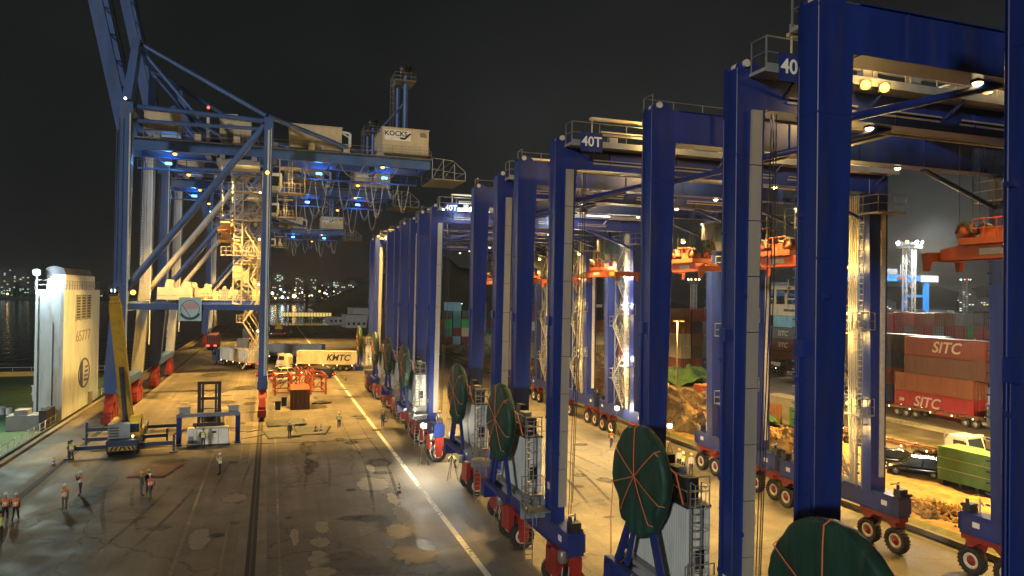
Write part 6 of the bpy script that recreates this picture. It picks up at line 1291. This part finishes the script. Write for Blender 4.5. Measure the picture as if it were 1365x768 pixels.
for i in (1,2,3,4,5,6):
    for z in (7.0, 13.0, 18.8): point(rtg[i], (FX0-1.6,-LEGY+1.0,z), (110,130,420,480,420,360,300)[i], AMB if i != 4 else WARM, .2)
# quay cranes
spot(sts[0], (-.4,-1.4,29.6), (13.5,-56,9), 9000, (1.0,.9,.72), 24, .9, .4)
for i, c in enumerate(sts):
    k = (1, 1, .9)[i]
    for (x, y, z, mt) in ((-11.6,4.9,32.6,E_SOD),(14.3,4.9,32.8,E_SOD),(-10.8,12.9,31.3,E_SOD),(11.9,12.9,31.3,E_SOD)): lamp(c, (x,y,z), (0,-.35,-1), mt, .55)
    for x in (-13, -6.2, 6.2, 15.4): MB().box(x-.4,x+.4,10.3,10.36,32.1,32.4).build('blue_led_panel', E_BLUE, c); point(c, (x,9.9,32.0), 300, (.08,.4,1.0), .2)
    for x, t_ in ((-12, (-13,6,0)), (-4,(-5,8,0)), (6,(5,8,0)), (13,(11,8,0))): spot(c, (x,8.2,31.2), t_, 64000*k, SOD, 92, .7, .4)
    lamp(c, (-.6,-.9,30.1), (0,-1,-.5), E_SOD, .5); spot(c, (-.6,-1.2,30), (-6,-30,0), [3500,6000,5000][i], SOD, 85, .8, .3)
    point(c, (-3,6,30.8), 200*k, AMB, .3); point(c, (2.5,4.4,30.2), 180*k, AMB, .3); point(c, (-8.3,4,20.5), 500*k, SOD, .3)
    for z in (8, 14.6, 21, 27.6): lamp(c, (-1.6,13.4,z+1.9), (-.5,-1,-.3), E_WARM, .3); point(c, (-2.2,12.8,z+2), 32*k, AMB, .2)
    point(c, (-7,12.5,15.6), 32*k, AMB, .2); lamp(c, (-8,15.4,16.2), (0,-1,-.4), E_SOD, .4)
    spot(c, (-15.4,4,30), (-24,-12,4), [11000,6000,5000][i], SOD, 70, .7, .4)
    lamp(c, (-15.0,-.95,15.2), (.2,-1,-.2), E_SOD, .6); spot(c, (-14.8,-1.3,15.2), (-12,-22,0), [2000,2000,2000][i], SOD, 100, .8, .3)
    for zz in (9.3,): MB().box(-9.6,-1.4,15.55,15.62,13.5,13.62).build('tube_light', E_TUBE, c)
    MB().lathe([(-.2,0),(-.1,.16),(.1,.16),(.2,0)],(-7.9,5.6,39),'Z',8).build('red_beacon', E_RED, c)
    lamp(c, (-16.2,-.9,37.6), (0,-1,0), E_COOL, .3)
# lamp on the mobile crane's boom head, ship mast lamp
lamp(mc, (-1.0,-3.2,15.4), (.1,-1,-.2), E_COOL, .4); lamp(mc, (.75,-2.3,1.65), (.1,-1,-.2), E_WARM, .2); point(mc, (.9,-3.0,3.4), 30, COOLC, .1)
ml = MB().tube((-3.0,67.4,15.4),(-3.0,67.4,17.3),.08,6).build('mast_post', WHITE, sh); lamp(sh, (-3.0,67.2,17.4), (-.15,-1,-.25), E_COOL, .8, 'mast_light'); point(sh, (-3.2,65.6,17.5), 2600, COOLC, .3)
spot(sh, (-3.4,66.2,16.6), (-16,50,-.7), 12000, (.75,1.0,.82), 130, .7, .3)
# lamp row lighting the parked cars and the soil behind the far wheels
for i, (x, y) in enumerate([(57.5,34),(58.5,60),(58.5,92),(62,122)]):
    poleLamp('sodium lamp post behind the soil strip, %s from the green netted block' % nth(i), x, y, 12, E_SOD, (52000,46000,36000,28000)[i], SOD, 2, .5, 'sodium lamp posts behind the soil strip')

# night air over the whole port
hz_ = MB().box(-6100,6100,-700,7600,-9,150).build('haze', None)
hz_['kind'] = 'stuff'
HZ = bpy.data.materials.new('night_air'); HZ.use_nodes = True; n = HZ.node_tree.nodes; n.remove(n['Principled BSDF']); pv = n.new('ShaderNodeVolumePrincipled')
pv.inputs['Color'].default_value = (.9,.92,.95,1); pv.inputs['Density'].default_value = .00013; pv.inputs['Anisotropy'].default_value = .62
HZ.node_tree.links.new(pv.outputs['Volume'], n['Material Output'].inputs['Volume']); hz_.data.materials.clear(); hz_.data.materials.append(HZ)

pl_ = [o for o in bpy.data.objects if o.name.startswith('lamp_post') and 'first from' in o.get('label', '')][0]
for tgt, pw in (((87, 70, 7), 26000), ((92, 84, 7), 26000), ((62, 46, 0), 16000)): spot(pl_, (.3,.2,11.8), (tgt[0]-57.5, tgt[1]-34, tgt[2]), pw, (1.0,.68,.36), 50, .8, .3)
for lx, ly in ((3,-2.5),(-3,-2.5)): point(bpy.data.objects['floodlight_mast'], (lx,ly-3,31), 26000, (.85,.95,1.0), .6)
